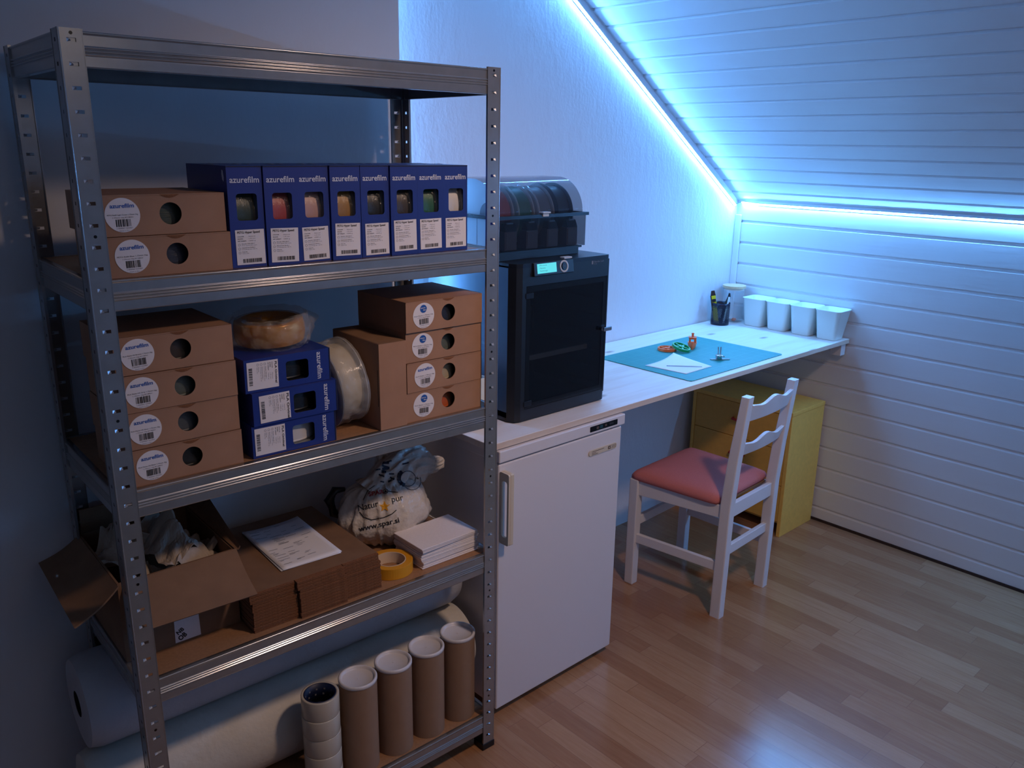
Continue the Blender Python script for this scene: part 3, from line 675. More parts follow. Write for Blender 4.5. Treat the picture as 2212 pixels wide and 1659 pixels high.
# crumpled packing paper (three sheets)
def crumple(loc, sx, sy, sz, seed, rot, label):
    r = MB(); n = 34; g = []
    for i in range(n):
        for j in range(n):
            u, v = i / (n - 1) - 0.5, j / (n - 1) - 0.5
            p = Vector((u * 2.2 + seed, v * 2.2, seed)); z = noise.noise(p) * 0.8 + abs(noise.noise(p * 1.7)) * 0.5 + 0.07 * abs(noise.noise(p * 5))
            x = u + 0.22 * noise.noise(p + Vector((5, 0, 0))); y = v + 0.22 * noise.noise(p + Vector((0, 7, 0)))
            g.append((x * sx, y * sy, (z - 0.9 * (u * u + v * v)) * sz))
    r.add(g, [(i * n + j, (i + 1) * n + j, (i + 1) * n + j + 1, i * n + j + 1) for i in range(n - 1) for j in range(n - 1)], 'crump', False)
    o = r.build('packing_paper'); so = o.modifiers.new('s', 'SOLIDIFY'); so.thickness = 0.0012
    o.location = S(*loc); o.rotation_euler = rot; tag(o, label, 'packing paper', 'crumpled packing paper in the open box')
crumple((0.165, 0.225, T2 + 0.192), 0.155, 0.15, 0.10, 1.3, (R(18), R(8), R(20)), 'crumpled grey packing paper, the large peaked sheet in the open box')
crumple((0.075, 0.25, T2 + 0.170), 0.125, 0.15, 0.105, 4.1, (R(5), R(-14), R(60)), 'crumpled grey packing paper behind the front post of the shelving')
crumple((0.145, 0.165, T2 + 0.145), 0.16, 0.105, 0.07, 8.6, (R(-6), R(5), R(-15)), 'crumpled brownish packing paper lowest along the front of the open box')
# flattened cartons
NC = 13; CT = 0.0071; CZ = [0.0]
def flat_carton():
    r = MB(); t = CT - 0.0012
    def slab(x0, x1, y0, y1, z0, z1, mm): r.box(x0, x1, y0, y1, z0, z1, mm)
    slab(0, 0.318, 0.010, 0.345, 0, t, 'kraft2')
    for x0, x1, y in ((0.0, 0.104, 0.003), (0.106, 0.222, -0.006), (0.224, 0.318, 0.002)):
        slab(x0, x1, y, 0.0099, 0.0000, t * 0.42, 'flute'); slab(x0, x1, y, 0.0099, t * 0.55, t, 'flute')
        slab(x0 + 0.001, x1 - 0.001, y + 0.0015, 0.0099, t * 0.40, t * 0.57, 'kraft2')
    return r.build('flattened_carton', bevel=0.0004)
fc = flat_carton(); tag(fc, '', 'box', 'flattened cartons stacked on the lower shelf')
names_ = ['top', 'second from the top', 'third from the top', 'fourth from the top', 'fifth from the top', 'sixth from the top', 'middle', 'sixth from the bottom', 'fifth from the bottom', 'fourth from the bottom', 'third from the bottom', 'second from the bottom', 'bottom']
for i in range(NC):
    o = fc if i == 0 else fc.copy()
    if i: col.objects.link(o)
    o.location = S(0.250 + random.uniform(-.0015, .0015) - (0.006 if i > 9 else 0), 0.030 + random.uniform(-.0015, .0015), T2 + i * CT); o.rotation_euler = (0, 0, RS + R(random.uniform(-.3, .3) - 0.6))
    o['label'] = 'flattened brown carton, %s of the stack under the printed sheets' % names_[NC - 1 - i]
ZT = T2 + NC * CT
# printed sheets on cartons
def sheet(x, y, z, rz, w_, h, label, lines=True, mm='paper', curl=0.004, group=None, name='printed_sheet'):
    r = MB(); n = 12; g = []
    for i in range(n + 1):
        for j in range(n + 1):
            u, v = i / n, j / n
            g.append((u * w_, v * h, 0.0004 + curl * (abs(u - 0.5) ** 3 * 8 * v + (v - 0.3) ** 2 * 0.4)))
    r.add(g, [(i * (n + 1) + j, (i + 1) * (n + 1) + j, (i + 1) * (n + 1) + j + 1, i * (n + 1) + j + 1) for i in range(n) for j in range(n)], mm, True)
    o = r.build(name)
    o.location = S(x, y, z); o.rotation_euler = (0, 0, RS + rz); tag(o, label, 'paper', group)
    so = o.modifiers.new('s', 'SOLIDIFY'); so.thickness = 0.0003
    if lines:
        q = MB()
        rnd = random.Random(5)
        def zz(u, v): return 0.0004 + curl * (abs(u - 0.5) ** 3 * 8 * v + (v - 0.3) ** 2 * 0.4) + 0.0006
        for k in range(46):
            v = 0.94 - 0.86 * ((k * 0.61803) % 1); u = rnd.choice((0.06, 0.08, 0.30, 0.32, 0.52, 0.54, 0.75)); L = rnd.uniform(0.06, 0.2); L = min(L, 0.94 - u)
            if 0.02 < v: 
                steps = 4
                for s_ in range(steps):
                    ua, ub = u + L * s_ / steps, u + L * (s_ + 1) / steps
                    q.quad((ua * w_, v * h, zz(ua, v)), (ub * w_, v * h, zz(ub, v)), (ub * w_, v * h + 0.0015, zz(ub, v)), (ua * w_, v * h + 0.0015, zz(ua, v)), 'gink')
        q.build('print', o)
    return o
sheet(0.345, 0.090, ZT + 0.0004, R(-2.2), 0.150, 0.235, 'lower printed white sheet, edge peeking out beneath the top sheet on the cartons', False, curl=0.002)
sheet(0.350, 0.088, ZT + 0.0020, R(-0.5), 0.148, 0.232, 'printed white document sheet lying on the flattened cartons', True, curl=0.005)
# yellow tape
r = thing('tape_roll', 'roll of yellow tape lying flat in front of the envelopes', 'tape', S(0.632, 0.088, T2), RS)
m = MB(); m.lathe([(0.0385, 0), (0.0555, 0), (0.0555, 0.029), (0.0385, 0.029)], 'tape', n=56, closed=True, smooth=False); m.build('tape_winding', r, bevel=0.0006)
m = MB(); m.lathe([(0.036, 0.0), (0.0384, 0.0), (0.0384, 0.0292), (0.036, 0.0292)], 'tapec', n=56, closed=True, smooth=False); m.build('core', r)
# envelopes
en = ['bottom', 'second lowest', 'third lowest', 'fourth lowest', 'fifth lowest', 'sixth lowest', 'seventh lowest', 'seventh from the top', 'sixth from the top', 'fifth from the top', 'fourth from the top', 'third from the top', 'second from the top', 'topmost']
for i in range(14):
    if i == 0:
        q = MB(); q.box(0, 0.178, 0, 0.126, 0, 0.0039, 'envp'); e0 = q.build('envelope', bevel=0.0012); o = e0; tag(o, '', 'envelope', 'stack of white envelopes on the lower shelf')
    else: o = e0.copy(); col.objects.link(o)
    sh = 0.004 * math.sin(i * 0.7) + (-0.005 if i > 10 else 0)
    o.location = S(0.692 + sh, 0.036 - (0.006 if i > 10 else 0) + random.uniform(-.001, .001), T2 + i * 0.0042); o.rotation_euler = (0, 0, RS + R(random.uniform(-.5, .5) + (1.5 if i > 10 else 0.4)))
    o['label'] = 'white envelope, %s in the stack beside the yellow tape' % en[i]
# carrier bag
r = thing('carrier_bag', 'crumpled white plastic carrier bag with printed lettering behind the envelopes', 'bag', S(0.715, 0.245, T2), RS)
m = MB(); rings = []
for i in range(57):
    t = i / 56; th = PI * (0.02 + 0.93 * t); ring = []
    for j in range(120):
        ph = 2 * PI * j / 120; d = Vector((math.sin(th) * math.cos(ph), math.sin(th) * math.sin(ph), -math.cos(th)))
        fold = abs(noise.noise(Vector((math.cos(ph) * 3.4, math.sin(ph) * 3.4, t * 1.3)))) + 0.6 * abs(noise.noise(Vector((math.cos(ph) * 8, math.sin(ph) * 8, t * 3 + 4))))
        s_ = 1.04 + 0.15 * noise.noise(d * 1.6 + Vector((2.4, 1, 0))) - (0.10 + 0.16 * max(0, t - 0.45)) * fold + 0.05 * abs(noise.noise(d * 6))
        p = Vector((d.x * 0.128 * s_, d.y * 0.088 * s_, d.z * 0.094 * s_)); p.z = max(p.z, -0.085 + 0.0005 * math.sin(j * 1.7 + i)); ring.append(tuple(p + Vector((0, 0, 0.085))))
    rings.append(ring)
m.loft(rings, 'bag'); m.build('bag_body', r)
body = m
m2 = MB()
def crumpled_neck(path, seed, flat=0.62, star=0.22):
    rings = []; K = 6
    P = [Vector(p[:3]) for p in path]; Rr_ = [p[3] for p in path]
    for a in range(len(P) - 1):
        for k in range(K):
            t = k / K; c = P[a].lerp(P[a + 1], t); rad = Rr_[a] * (1 - t) + Rr_[a + 1] * t; d = (P[a + 1] - P[a]).normalized()
            u_ = Vector((0, 1, 0)); v_ = d.cross(u_).normalized(); u_ = v_.cross(d).normalized(); ring = []; g = a + t
            for j in range(72):
                an = 2 * PI * j / 72
                rr = rad * (1 - star * abs(noise.noise(Vector((math.cos(an) * 2.6 + seed, math.sin(an) * 2.6, g * 0.55)))) * 2.2 + 0.20 * noise.noise(Vector((math.cos(an) * 6, math.sin(an) * 6 + seed, g * 1.3))))
                ring.append(tuple(c + v_ * rr * math.cos(an) + u_ * rr * flat * math.sin(an)))
            rings.append(ring)
    m2.loft(rings, 'bag', smooth=True)
crumpled_neck([(-0.01, 0.005, 0.115, 0.085), (0.03, 0.003, 0.155, 0.080), (0.060, 0, 0.180, 0.066), (0.085, -0.004, 0.190, 0.062), (0.120, -0.008, 0.185, 0.052), (0.150, -0.010, 0.178, 0.026), (0.178, -0.012, 0.182, 0.020), (0.190, -0.012, 0.186, 0.004)], 1.7)
crumpled_neck([(0.035, 0.02, 0.17, 0.055), (0.045, 0.03, 0.215, 0.052), (0.05, 0.035, 0.25, 0.040), (0.07, 0.04, 0.285, 0.022)], 5.2, 0.5, 0.3)
m2.build('knotted_top', r)
m3 = MB(); m3.tube([(-0.095, 0.035, 0.075), (-0.128, 0.045, 0.095), (-0.136, 0.05, 0.130), (-0.118, 0.05, 0.155), (-0.09, 0.05, 0.150)], [0.008, 0.012, 0.014, 0.011, 0.006], 'black', 10); m3.build('bag_handle', r)
bv = BVHTree.FromPolygons([Vector(p) for p in body.v] + [Vector(p) for p in m2.v], body.f + [tuple(len(body.v) + a for a in f) for f in m2.f])
dview = (Vector(S(0.715, 0.245, 0)) - Vector((-0.4157, -1.506, 0))); dview.z = -0.62 * 1.7; dview.normalize()
dl = Matrix.Rotation(-RS, 3, 'Z') @ dview
def onbag(p, lift=0.0016):
    o = Vector(p) - dl * 0.6; h = bv.ray_cast(o, dl)
    return (h[0] - dl * lift) if h[0] else Vector(p)
m = MB()
ctr = Vector((0, -0.02, 0.085)); ur = dl.cross(Vector((0, 0, 1))).normalized(); uv = ur.cross(dl).normalized()
ur2 = (ur * math.cos(R(10)) + uv * math.sin(R(10))); uv2 = ur2.cross(dl).normalized()
ctr = ctr + uv * 0.020 - ur * 0.014
def bt(t, a, b, wd, hh, mm, bold=0.0):
    m.text(t, ctr + ur * a + uv * b, ur2, uv2, wd, hh, mm, bold, warp=onbag, sub=True)
bt('www.spar.si', -0.062, -0.070, 0.105, 0.0135, 'ink', 0.012)
bt('Natur', -0.062, -0.018, 0.052, 0.016, 'ink', 0.0); bt('pur', 0.024, 0.000, 0.030, 0.016, 'ink', 0.0)
bt('SPAR', -0.035, 0.018, 0.040, 0.011, 'redink', 0.03)
def bl(pts, wd, mm):
    for (a, b), (c, d) in zip(pts, pts[1:]):
        k = 5
        for i in range(k):
            p = Vector((a + (c - a) * i / k, b + (d - b) * i / k)); q = Vector((a + (c - a) * (i + 1) / k, b + (d - b) * (i + 1) / k)); n_ = (q - p).orthogonal().normalized() * wd / 2
            m.add([tuple(onbag(ctr + ur * v.x + uv * v.y)) for v in (p - n_, q - n_, q + n_, p + n_)], [(0, 1, 2, 3)], mm)
def bpoly(pts, mm):
    c = Vector((sum(a for a, b in pts) / len(pts), sum(b for a, b in pts) / len(pts))); P = [tuple(onbag(ctr + ur * c.x + uv * c.y))]
    n = len(pts)
    for k in (0.5, 1): P += [tuple(onbag(ctr + ur * (c.x + (a - c.x) * k) + uv * (c.y + (b - c.y) * k))) for a, b in pts]
    F = [(0, 1 + i, 1 + (i + 1) % n) for i in range(n)] + [(1 + i, 1 + n + i, 1 + n + (i + 1) % n, 1 + (i + 1) % n) for i in range(n)]
    m.add(P, F, mm)
bl([(-0.060, -0.020), (-0.050, -0.034), (-0.030, -0.042), (0.0, -0.038), (0.022, -0.030), (0.034, -0.020)], 0.0022, 'ink')
bl([(-0.050, 0.010), (-0.038, 0.034), (-0.020, 0.046)], 0.0018, 'ink'); bl([(0.014, 0.030), (0.040, 0.026)], 0.0018, 'ink')
star = [(0.004 + (0.015 if i % 2 == 0 else 0.0065) * math.sin(i * PI / 5), -0.010 + (0.015 if i % 2 == 0 else 0.0065) * math.cos(i * PI / 5)) for i in range(10)]
bpoly(star, 'yink')
bl([(0.008 + 0.006 * math.cos(t * PI / 6), 0.030 + 0.006 * math.sin(t * PI / 6)) for t in range(13)], 0.0014, 'ink'); bpoly([(0.004, 0.027), (0.012, 0.027), (0.008, 0.034)], 'ink')
for a, b, ra, rb in ((0.068, 0.062, 0.020, 0.020),):
    bl([(a + ra * math.cos(t * PI / 9), b + rb * math.sin(t * PI / 9)) for t in range(19)], 0.0016, 'nink')
    bl([(a + 0.010 + ra * 1.25 * math.cos(t * PI / 9), b - 0.004 + rb * 1.3 * math.sin(t * PI / 9)) for t in range(11, 20)], 0.0014, 'nink')
    bl([(a - 0.006 + ra * 0.95 * math.cos(t * PI / 9), b + 0.002 + rb * 0.95 * math.sin(t * PI / 9)) for t in range(6, 14)], 0.010, 'nink')
rnd = random.Random(4)
for k in range(13):
    a = -0.045 + 0.085 * rnd.random() + 0.02; b = 0.050 + 0.06 * rnd.random(); an = rnd.uniform(-0.7, 0.5); L = rnd.uniform(0.008, 0.02)
    bl([(a, b), (a + L * math.cos(an), b + L * math.sin(an))], rnd.uniform(0.003, 0.007), 'nink')
m.build('lettering', r)

# ================================================================== BOTTOM SHELF
tubes = [(0.513, 0.064), (0.617, 0.065), (0.720, 0.066), (0.824, 0.067)]
tn = ['first postal tube from the tape stack, brown card with white cap', 'second postal tube from the tape stack, brown card with white cap', 'second postal tube from the right post, brown card with white cap', 'rightmost brown card postal tube with white cap, by the right post']
for i, (x, y) in enumerate(tubes):
    if i == 0:
        t0 = thing('postal_tube', tn[0], 'tube', S(x, y, T1), RS, 'postal tubes on the bottom shelf')
        m = MB(); m.cyl(0.0470, 0, 0.245, 'tube', n=48); m.build('tube_body', t0)
        m = MB(); m.lathe([(0.0001, 0.2465), (0.038, 0.2465), (0.0405, 0.2485), (0.0415, 0.2535), (0.0455, 0.2545), (0.0480, 0.2525), (0.0480, 0.2455), (0.0473, 0.2450), (0.0001, 0.2452)], 'cap', n=48)
        m.cyl(0.0018, 0.2462, 0.2475, 'cap', n=10); m.build('cap', t0)
    else: dup(t0, S(x, y, T1), RS, tn[i], 'postal tubes on the bottom shelf')
for i in range(5):
    lb = 'roll of clear packing tape, %s in the stack of five' % ['bottom', 'second lowest', 'middle', 'second highest', 'topmost'][i]
    if i == 0:
        p0 = thing('packing_tape_roll', lb, 'tape', group='stacked packing tape rolls')
        m = MB(); m.lathe([(0.0385, 0.001), (0.0395, 0.0005), (0.0445, 0.0), (0.0452, 0.002), (0.0452, 0.0492), (0.0445, 0.0510), (0.0395, 0.0507), (0.0385, 0.0500)], 'ctape', n=48, closed=True); m.build('tape_winding', p0)
        m = MB(); m.lathe([(0.036, 0.0003), (0.0384, 0.0003), (0.0384, 0.0513), (0.036, 0.0513)], 'navy', n=48, closed=True)
        for a in range(24): 
            t = a * 2 * PI / 24
            if a % 2: m.X = Matrix.Rotation(t, 4, 'Z'); m.box(0.0352, 0.0359, -0.002, 0.002, 0.034, 0.038, 'gink'); m.box(0.0352, 0.0359, 0.0012, 0.005, 0.020, 0.024, 'gink')
        m.X = Matrix.Identity(4); m.build('core', p0); o = p0
    else: o = dup(p0, (0, 0, 0), 0, lb)
    o.location = S(0.408 + random.uniform(-.001, .001), 0.060 + random.uniform(-.001, .001), T1 + i * 0.0515); o.rotation_euler = (0, 0, random.random() * 3)
def roll(label, y, z, r_, x0, x1, mm, seed, nm):
    q = MB(); n = 72; rings = []
    for i in range(41):
        t = i / 40; x = x0 + (x1 - x0) * t; ring = []
        for j in range(n):
            a = 2 * PI * j / n; f = 1 + 0.02 * noise.noise(Vector((math.cos(a) * 1.5, math.sin(a) * 1.5, x * 2.2 + seed))) + 0.004 * noise.noise(Vector((a * 6, x * 30, seed)))
            e = min(t, 1 - t) * 40; f *= 1 if e >= 1 else 0.93 + 0.07 * e
            ring.append((x, y + r_ * f * math.cos(a), z + r_ * f * math.sin(a)))
        rings.append(ring)
    q.loft(rings, mm, caps=False)
    # wound end: spiral shells
    for xe, sgn in ((x0, -1), (x1, 1)):
        er = [[(xe + sgn * (0.002 * (k % 2)), y + r_ * 0.93 * f * math.cos(2 * PI * j / n), z + r_ * 0.93 * f * math.sin(2 * PI * j / n)) for j in range(n)] for k, f in enumerate((1, 0.9, 0.8, 0.7, 0.6, 0.5, 0.4, 0.3))]
        q.loft(er, mm, caps=False)
    o = q.build(nm); tag(o, label, 'packing roll'); o.rotation_euler = (0, 0, RS); return o
roll('long fat roll of cream packing foam lying behind the postal tubes', 0.238, T1 + 0.1075, 0.107, -0.075, 0.945, 'foam', 1.0, 'packing_foam_roll')
roll('long roll of pale bubble film lying above and behind the foam roll', 0.282, T1 + 0.322, 0.106, -0.06, 0.930, 'foam2', 5.0, 'bubble_film_roll')

# ================================================================== FRIDGE
FX0, FX1, FY0, FY1 = 0.979, 1.489, 0.050, 0.60
r = thing('small_fridge', 'white under-counter fridge with cream handle beside the metal shelving', 'fridge', (0, 0, 0))
m = MB(); m.box(FX0 + 0.004, FX1 - 0.004, FY0 + 0.045, FY1, 0.03, 0.812, 'fridge'); m.build('fridge_body', r, bevel=0.004)
m = MB(); m.box(FX0, FX1, FY0, FY0 + 0.036, 0.028, 0.8035, 'fridge'); d = m.build('door', r, bevel=0.005, seg=3)
m = MB(); m.box(FX0 + 0.006, FX1 - 0.006, FY0 + 0.036, FY0 + 0.045, 0.03, 0.812, 'seal'); m.build('door_seal', r)
m = MB(); m.box(FX0 - 0.001, FX1 + 0.010, FY0 - 0.004, FY1, 0.8085, 0.8425, 'fridget'); m.build('top_panel', r, bevel=0.003)
m = MB(); y = FY0 - 0.0046
m.plate([(a, b) for a, b in rrect(1.338, 1.462, 0.8165, 0.8335, 0.002)], [], (0, y, 0), UX, UZ, 0.002, 'dark')
m.box(1.366, 1.376, y - 0.0006, y, 0.821, 0.829, 'bink2'); m.box(1.380, 1.394, y - 0.0006, y, 0.820, 0.830, 'teal'); m.box(1.404, 1.412, y - 0.0006, y, 0.822, 0.829, 'bink2'); m.box(1.424, 1.442, y - 0.0004, y, 0.823, 0.8285, 'seal')
m.build('control_display', r)
m = MB(); y = FY0 - 0.0005
m.plate(rrect(1.340, 1.466, 0.738, 0.7565, 0.008), [], (0, y - 0.002, 0), UX, UZ, 0.002, 'cream'); m.build('name_badge', d)
q = m = MB(); yy = y - 0.0023
m.box(1.426, 1.437, yy - .0004, yy, 0.7425, 0.7525, 'bink2'); m.box(1.4385, 1.4615, yy - .0002, yy, 0.7425, 0.7435, 'bink2'); m.box(1.4385, 1.4615, yy - .0002, yy, 0.7515, 0.7525, 'bink2'); m.box(1.4605, 1.4615, yy - .0002, yy, 0.7425, 0.7525, 'bink2')
m.box(1.4295, 1.4335, yy - .0008, yy - .0004, 0.7455, 0.7495, 'cream')
for a, b, c in ((1.3525, 1.408, 0.7510), (1.3525, 1.372, 0.7460), (1.3525, 1.380, 0.7415), (1.4425, 1.4570, 0.7475)):
    x = a
    while x < b: m.box(x, min(x + 0.0022, b), yy - .0002, yy, c - 0.0009, c + 0.0009, 'bink2'); x += 0.0031
m.build('badge_lettering', d)
m = MB(); # handle: rounded bar with a grip slot, on the hinge-free left edge
m.plate(rrect(-0.038, 0.0, 0.574, 0.785, 0.006), [rrect(-0.031, -0.010, 0.596, 0.762, 0.008)], (FX0 + 0.003, FY0, 0), (0, 1, 0), UZ, -0.006, 'cream')
m.box(FX0 + 0.009, FX0 + 0.024, FY0 - 0.038, FY0 - 0.026, 0.574, 0.785, 'cream'); m.box(FX0 + 0.009, FX0 + 0.024, FY0 - 0.03, FY0, 0.770, 0.785, 'cream'); m.box(FX0 + 0.009, FX0 + 0.024, FY0 - 0.03, FY0, 0.574, 0.588, 'cream')
m.build('handle', d, bevel=0.003)
for x, y in ((FX0 + .03, FY0 + .05), (FX1 - .03, FY0 + .05), (FX0 + .03, FY1 - .03), (FX1 - .03, FY1 - .03)):
    m = MB(); m.cyl(0.015, 0.0, 0.031, 'foot', (x, y), 16); m.build('foot', r)

# ================================================================== DESK
ZD = 0.8640; DY0 = 0.057
r = thing('desk_worktop', 'long whitewashed pine worktop running over the fridge to the panelled wall', 'desk')
m = MB(); m.box(0.956, 2.984, DY0, YB - 0.004, 0.8455, ZD, 'desk'); m.build('board', r, bevel=0.0015)
m = MB(); m.box(0.958, 2.982, DY0 - 0.0008, DY0, 0.8462, ZD - 0.0008, 'deskedge'); m.build('front_edge', r)
m = MB(); m.box(2.945, 2.983, DY0 + 0.012, DY0 + 0.060, 0.792, 0.8452, 'trimw'); m.box(2.962, 2.983, DY0 + 0.06, YB - 0.02, 0.805, 0.8452, 'deskedge'); m.build('wall_batten', r, bevel=0.002)
m = MB(); m.box(1.50, 2.94, YB - 0.03, YB - 0.004, 0.805, 0.8452, 'trimw'); m.build('rear_batten', r)

# ---- printer
PX0, PX1, PY0, PY1, PZ0, PZ1 = 1.114, 1.504, 0.142, 0.535, ZD, 1.3225
r = thing('printer', 'black enclosed desktop 3d printer with glass door standing on the worktop', 'printer', (0, 0, 0))
m = MB(); ch = 0.028
poly = [(PX0, PY1), (PX0, PY0 + ch), (PX0 + ch * 0.35, PY0 + 0.006), (PX0 + ch, PY0), (PX1 - 0.01, PY0), (PX1 - 0.003, PY0 + 0.003), (PX1, PY0 + 0.012), (PX1, PY1)]
def ring_(z, e=0): return [(min(max(x, PX0 + e), PX1 - e), min(max(y, PY0 + e), PY1 - e), z) for x, y in poly]
# body as hollow shell: sides, back, floor, top, front frame
m.box(PX0, PX0 + 0.006, PY0 + ch, PY1, PZ0 + 0.012, PZ1 - 0.006, 'pside_lit'); m.box(PX1 - 0.006, PX1, PY0 + 0.012, PY1, PZ0 + 0.012, PZ1 - 0.006, 'pdark'); m.box(PX0 + .006, PX1 - .006, PY1 - 0.006, PY1, PZ0 + 0.012, PZ1 - .006, 'pblack')  # left side painted paler and bluer, blue strip reflection put into its colour
m.prism(poly, PZ0 + 0.004, PZ0 + 0.030, 'pblack'); m.prism(poly, PZ1 - 0.012, PZ1, 'pdark')
m.text('Bambu Lab', (PX0 - 0.0004, 0.30, PZ0 + 0.215), (0, -1, 0), UZ, 0.052, 0.011, 'gink'); b_ = m.build('housing', r, bevel=0.0015)
m = MB(); DX0, DX1, DZ0, DZ1 = 1.158, 1.494, 0.902, 1.258
m.prism([(PX0, PY0 + ch + 0.001), (PX0 + ch * 0.35, PY0 + 0.006), (PX0 + ch, PY0), (DX0 - 0.001, PY0), (DX0 - 0.001, PY0 + 0.02), (PX0 + 0.01, PY0 + ch + 0.02)], PZ0 + 0.030, PZ1 - 0.012, 'pblack')
m.prism([(DX1 + 0.001, PY0), (PX1 - 0.004, PY0), (PX1, PY0 + 0.012), (PX1, PY0 + 0.02), (DX1 + 0.001, PY0 + 0.02)], PZ0 + 0.030, PZ1 - 0.012, 'pblack')
m.box(DX0 - .001, DX1 + .001, PY0, PY0 + 0.018, DZ1 + 0.001, PZ1 - 0.012, 'pblack'); m.box(DX0 - .001, DX1 + .001, PY0, PY0 + 0.018, PZ0 + 0.03, DZ0 - 0.001, 'pblack')
m.text('Bambu Lab', (1.432, PY0 - 0.0006, 1.3035), UX, UZ, 0.042, 0.0055, 'gink'); m.box(1.421, 1.4275, PY0 - .0006, PY0 - .0002, 1.299, 1.309, 'gink'); m.text('P1S', (1.432, PY0 - 0.0006, 1.2975), UX, UZ, 0.012, 0.0038, 'gink')
m.build('front_frame', r)
m = MB(); m.plate([(DX0, DZ0), (DX1, DZ0), (DX1, DZ1), (DX0, DZ1)], [], (0, PY0 + 0.001, 0), UX, UZ, 0.004, 'glassd'); d = m.build('door', r)
m = MB(); fw = 0.016
m.plate([(DX0, DZ0), (DX1, DZ0), (DX1, DZ1), (DX0, DZ1)], [[(DX0 + fw, DZ0 + fw), (DX1 - fw, DZ0 + fw), (DX1 - fw, DZ1 - fw), (DX0 + fw, DZ1 - fw)]], (0, PY0 + 0.0004, 0), UX, UZ, 0.0005, 'dark'); m.build('door_border', d)
m = MB(); m.box(1.472, 1.508, PY0 - 0.018, PY0 - 0.010, 1.091, 1.104, 'chrome'); m.box(1.472, 1.480, PY0 - 0.010, PY0, 1.092, 1.103, 'chrome'); m.build('door_handle', d, bevel=0.003)
for z in (1.232, 0.918):
    m = MB(); m.box(DX0 - 0.004, DX0 + 0.026, PY0 - 0.002, PY0 + 0.0, z - 0.008, z + 0.008, 'pdark'); m.build('hinge', d, bevel=0.001)
m = MB(); m.box(1.192, 1.462, 0.19, 0.46, 1.036, 1.044, 'pdark'); m.box(1.192, 1.462, 0.184, 0.190, 1.030, 1.044, 'pgrey'); m.build('print_bed', r)
m = MB(); [m.cyl(0.005, 0.89, 1.26, 'chrome', (x, y), 12) for x, y in ((1.435, 0.40), (1.19, 0.40), (1.20, 0.20))]; m.build('guide_rods', r)
m = MB(); m.box(1.15, 1.46, 0.30, 0.315, 1.245, 1.262, 'pdark'); m.box(1.27, 1.33, 0.27, 0.33, 1.17, 1.262, 'pblack'); m.build('print_head', r, bevel=0.002)
# display module, tilted
r2 = MB(); r2.X = Matrix.Translation((1.182, PY0 - 0.002, 1.287)) @ Matrix.Rotation(R(-8), 4, 'X')
r2.box(-0.004, 0.155, -0.007, 0.004, -0.003, 0.036, 'pblack'); dm = r2.build('display_panel', r, bevel=0.002)
m = MB(); m.X = Matrix.Translation((1.182, PY0 - 0.002, 1.287)) @ Matrix.Rotation(R(-8), 4, 'X')
m.quad((0.008, -0.0075, 0.004), (0.084, -0.0075, 0.004), (0.084, -0.0075, 0.031), (0.008, -0.0075, 0.031), 'screen')
for i, (t, wd) in enumerate((('Print', 0.028), ('Filament', 0.022), ('Settings', 0.03))): m.text(t, (0.018, -0.0079, 0.0245 - 0.0075 * i), UX, UZ, wd, 0.0034, 'screent')
m.build('screen', dm)
m = MB(); m.X = Matrix.Translation((1.182, PY0 - 0.002, 1.287)) @ Matrix.Rotation(R(-8), 4, 'X') @ Matrix.Translation((0.115, -0.007, 0.017)) @ Matrix.Rotation(R(90), 4, 'X')
m.lathe([(0.0175, 0), (0.0175, 0.001), (0.0135, 0.0016), (0.0125, 0.0004)], 'pgrey', n=32); m.cyl(0.009, 0, 0.002, 'pblack', n=24); m.cyl(0.0015, 0.002, 0.0026, 'gink', n=8); m.build('control_knob', dm)
m = MB(); m.box(1.298, 1.330, PY0 - 0.006, PY0 + 0.012, PZ1 + 0.003, PZ1 + 0.0075, 'pgrey'); m.box(1.302, 1.326, PY0 - 0.002, PY0 + 0.012, PZ1 - 0.008, PZ1 + 0.003, 'pgrey'); m.build('camera_clip', r, bevel=0.001)

# ---- filament feeder unit on top
AX0, AX1, AY0, AY1 = 1.102, 1.462, 0.205, 0.485
AZ0, AZR, AZT = PZ1 + 0.0005, 1.446, 1.545
r = thing('filament_feeder', 'smoked plastic multi-spool filament feeder with domed lid on the printer', 'filament feeder', (0, 0, 0))
m = MB(); m.box(AX0 + 0.02, AX1 - 0.02, AY0 + 0.012, AY1 - 0.01, AZ0, AZ0 + 0.018, 'pblack'); m.box(AX0 + 0.008, AX1 - 0.008, AY0 + 0.01, AY1, AZ0 + 0.018, AZ0 + 0.024, 'pblack')
m.box(AX0, AX0 + 0.006, AY0 + 0.012, AY1, AZ0 + 0.024, AZR - 0.008, 'pgrey'); m.box(AX1 - 0.006, AX1, AY0 + 0.06, AY1, AZ0 + 0.024, AZR - 0.008, 'pgrey'); m.box(AX0 + 0.006, AX1 - 0.006, AY1 - 0.006, AY1, AZ0 + 0.024, AZR - 0.008, 'pblack')
m.box(AX0 - 0.0004, AX0, AY0 + 0.085, AY0 + 0.0862, AZ0 + 0.024, AZR - 0.01, 'gink')
m.build('base', r, bevel=0.001)
m = MB(); m.plate([(AX0, AZ0 + 0.024), (AX1, AZ0 + 0.024), (AX1, AZR - 0.008), (AX0, AZR - 0.008)], [], (0, AY0 + 0.006, 0), UX, UZ, 0.003, 'smoke')
m.plate([(-AY0 - 0.06, AZ0 + 0.024), (-AY0 - 0.006, AZ0 + 0.024), (-AY0 - 0.006, AZR - 0.008), (-AY0 - 0.06, AZR - 0.008)], [], (AX1 - 0.001, 0, 0), (0, -1, 0), UZ, 0.003, 'smoke'); m.build('front_window', r)
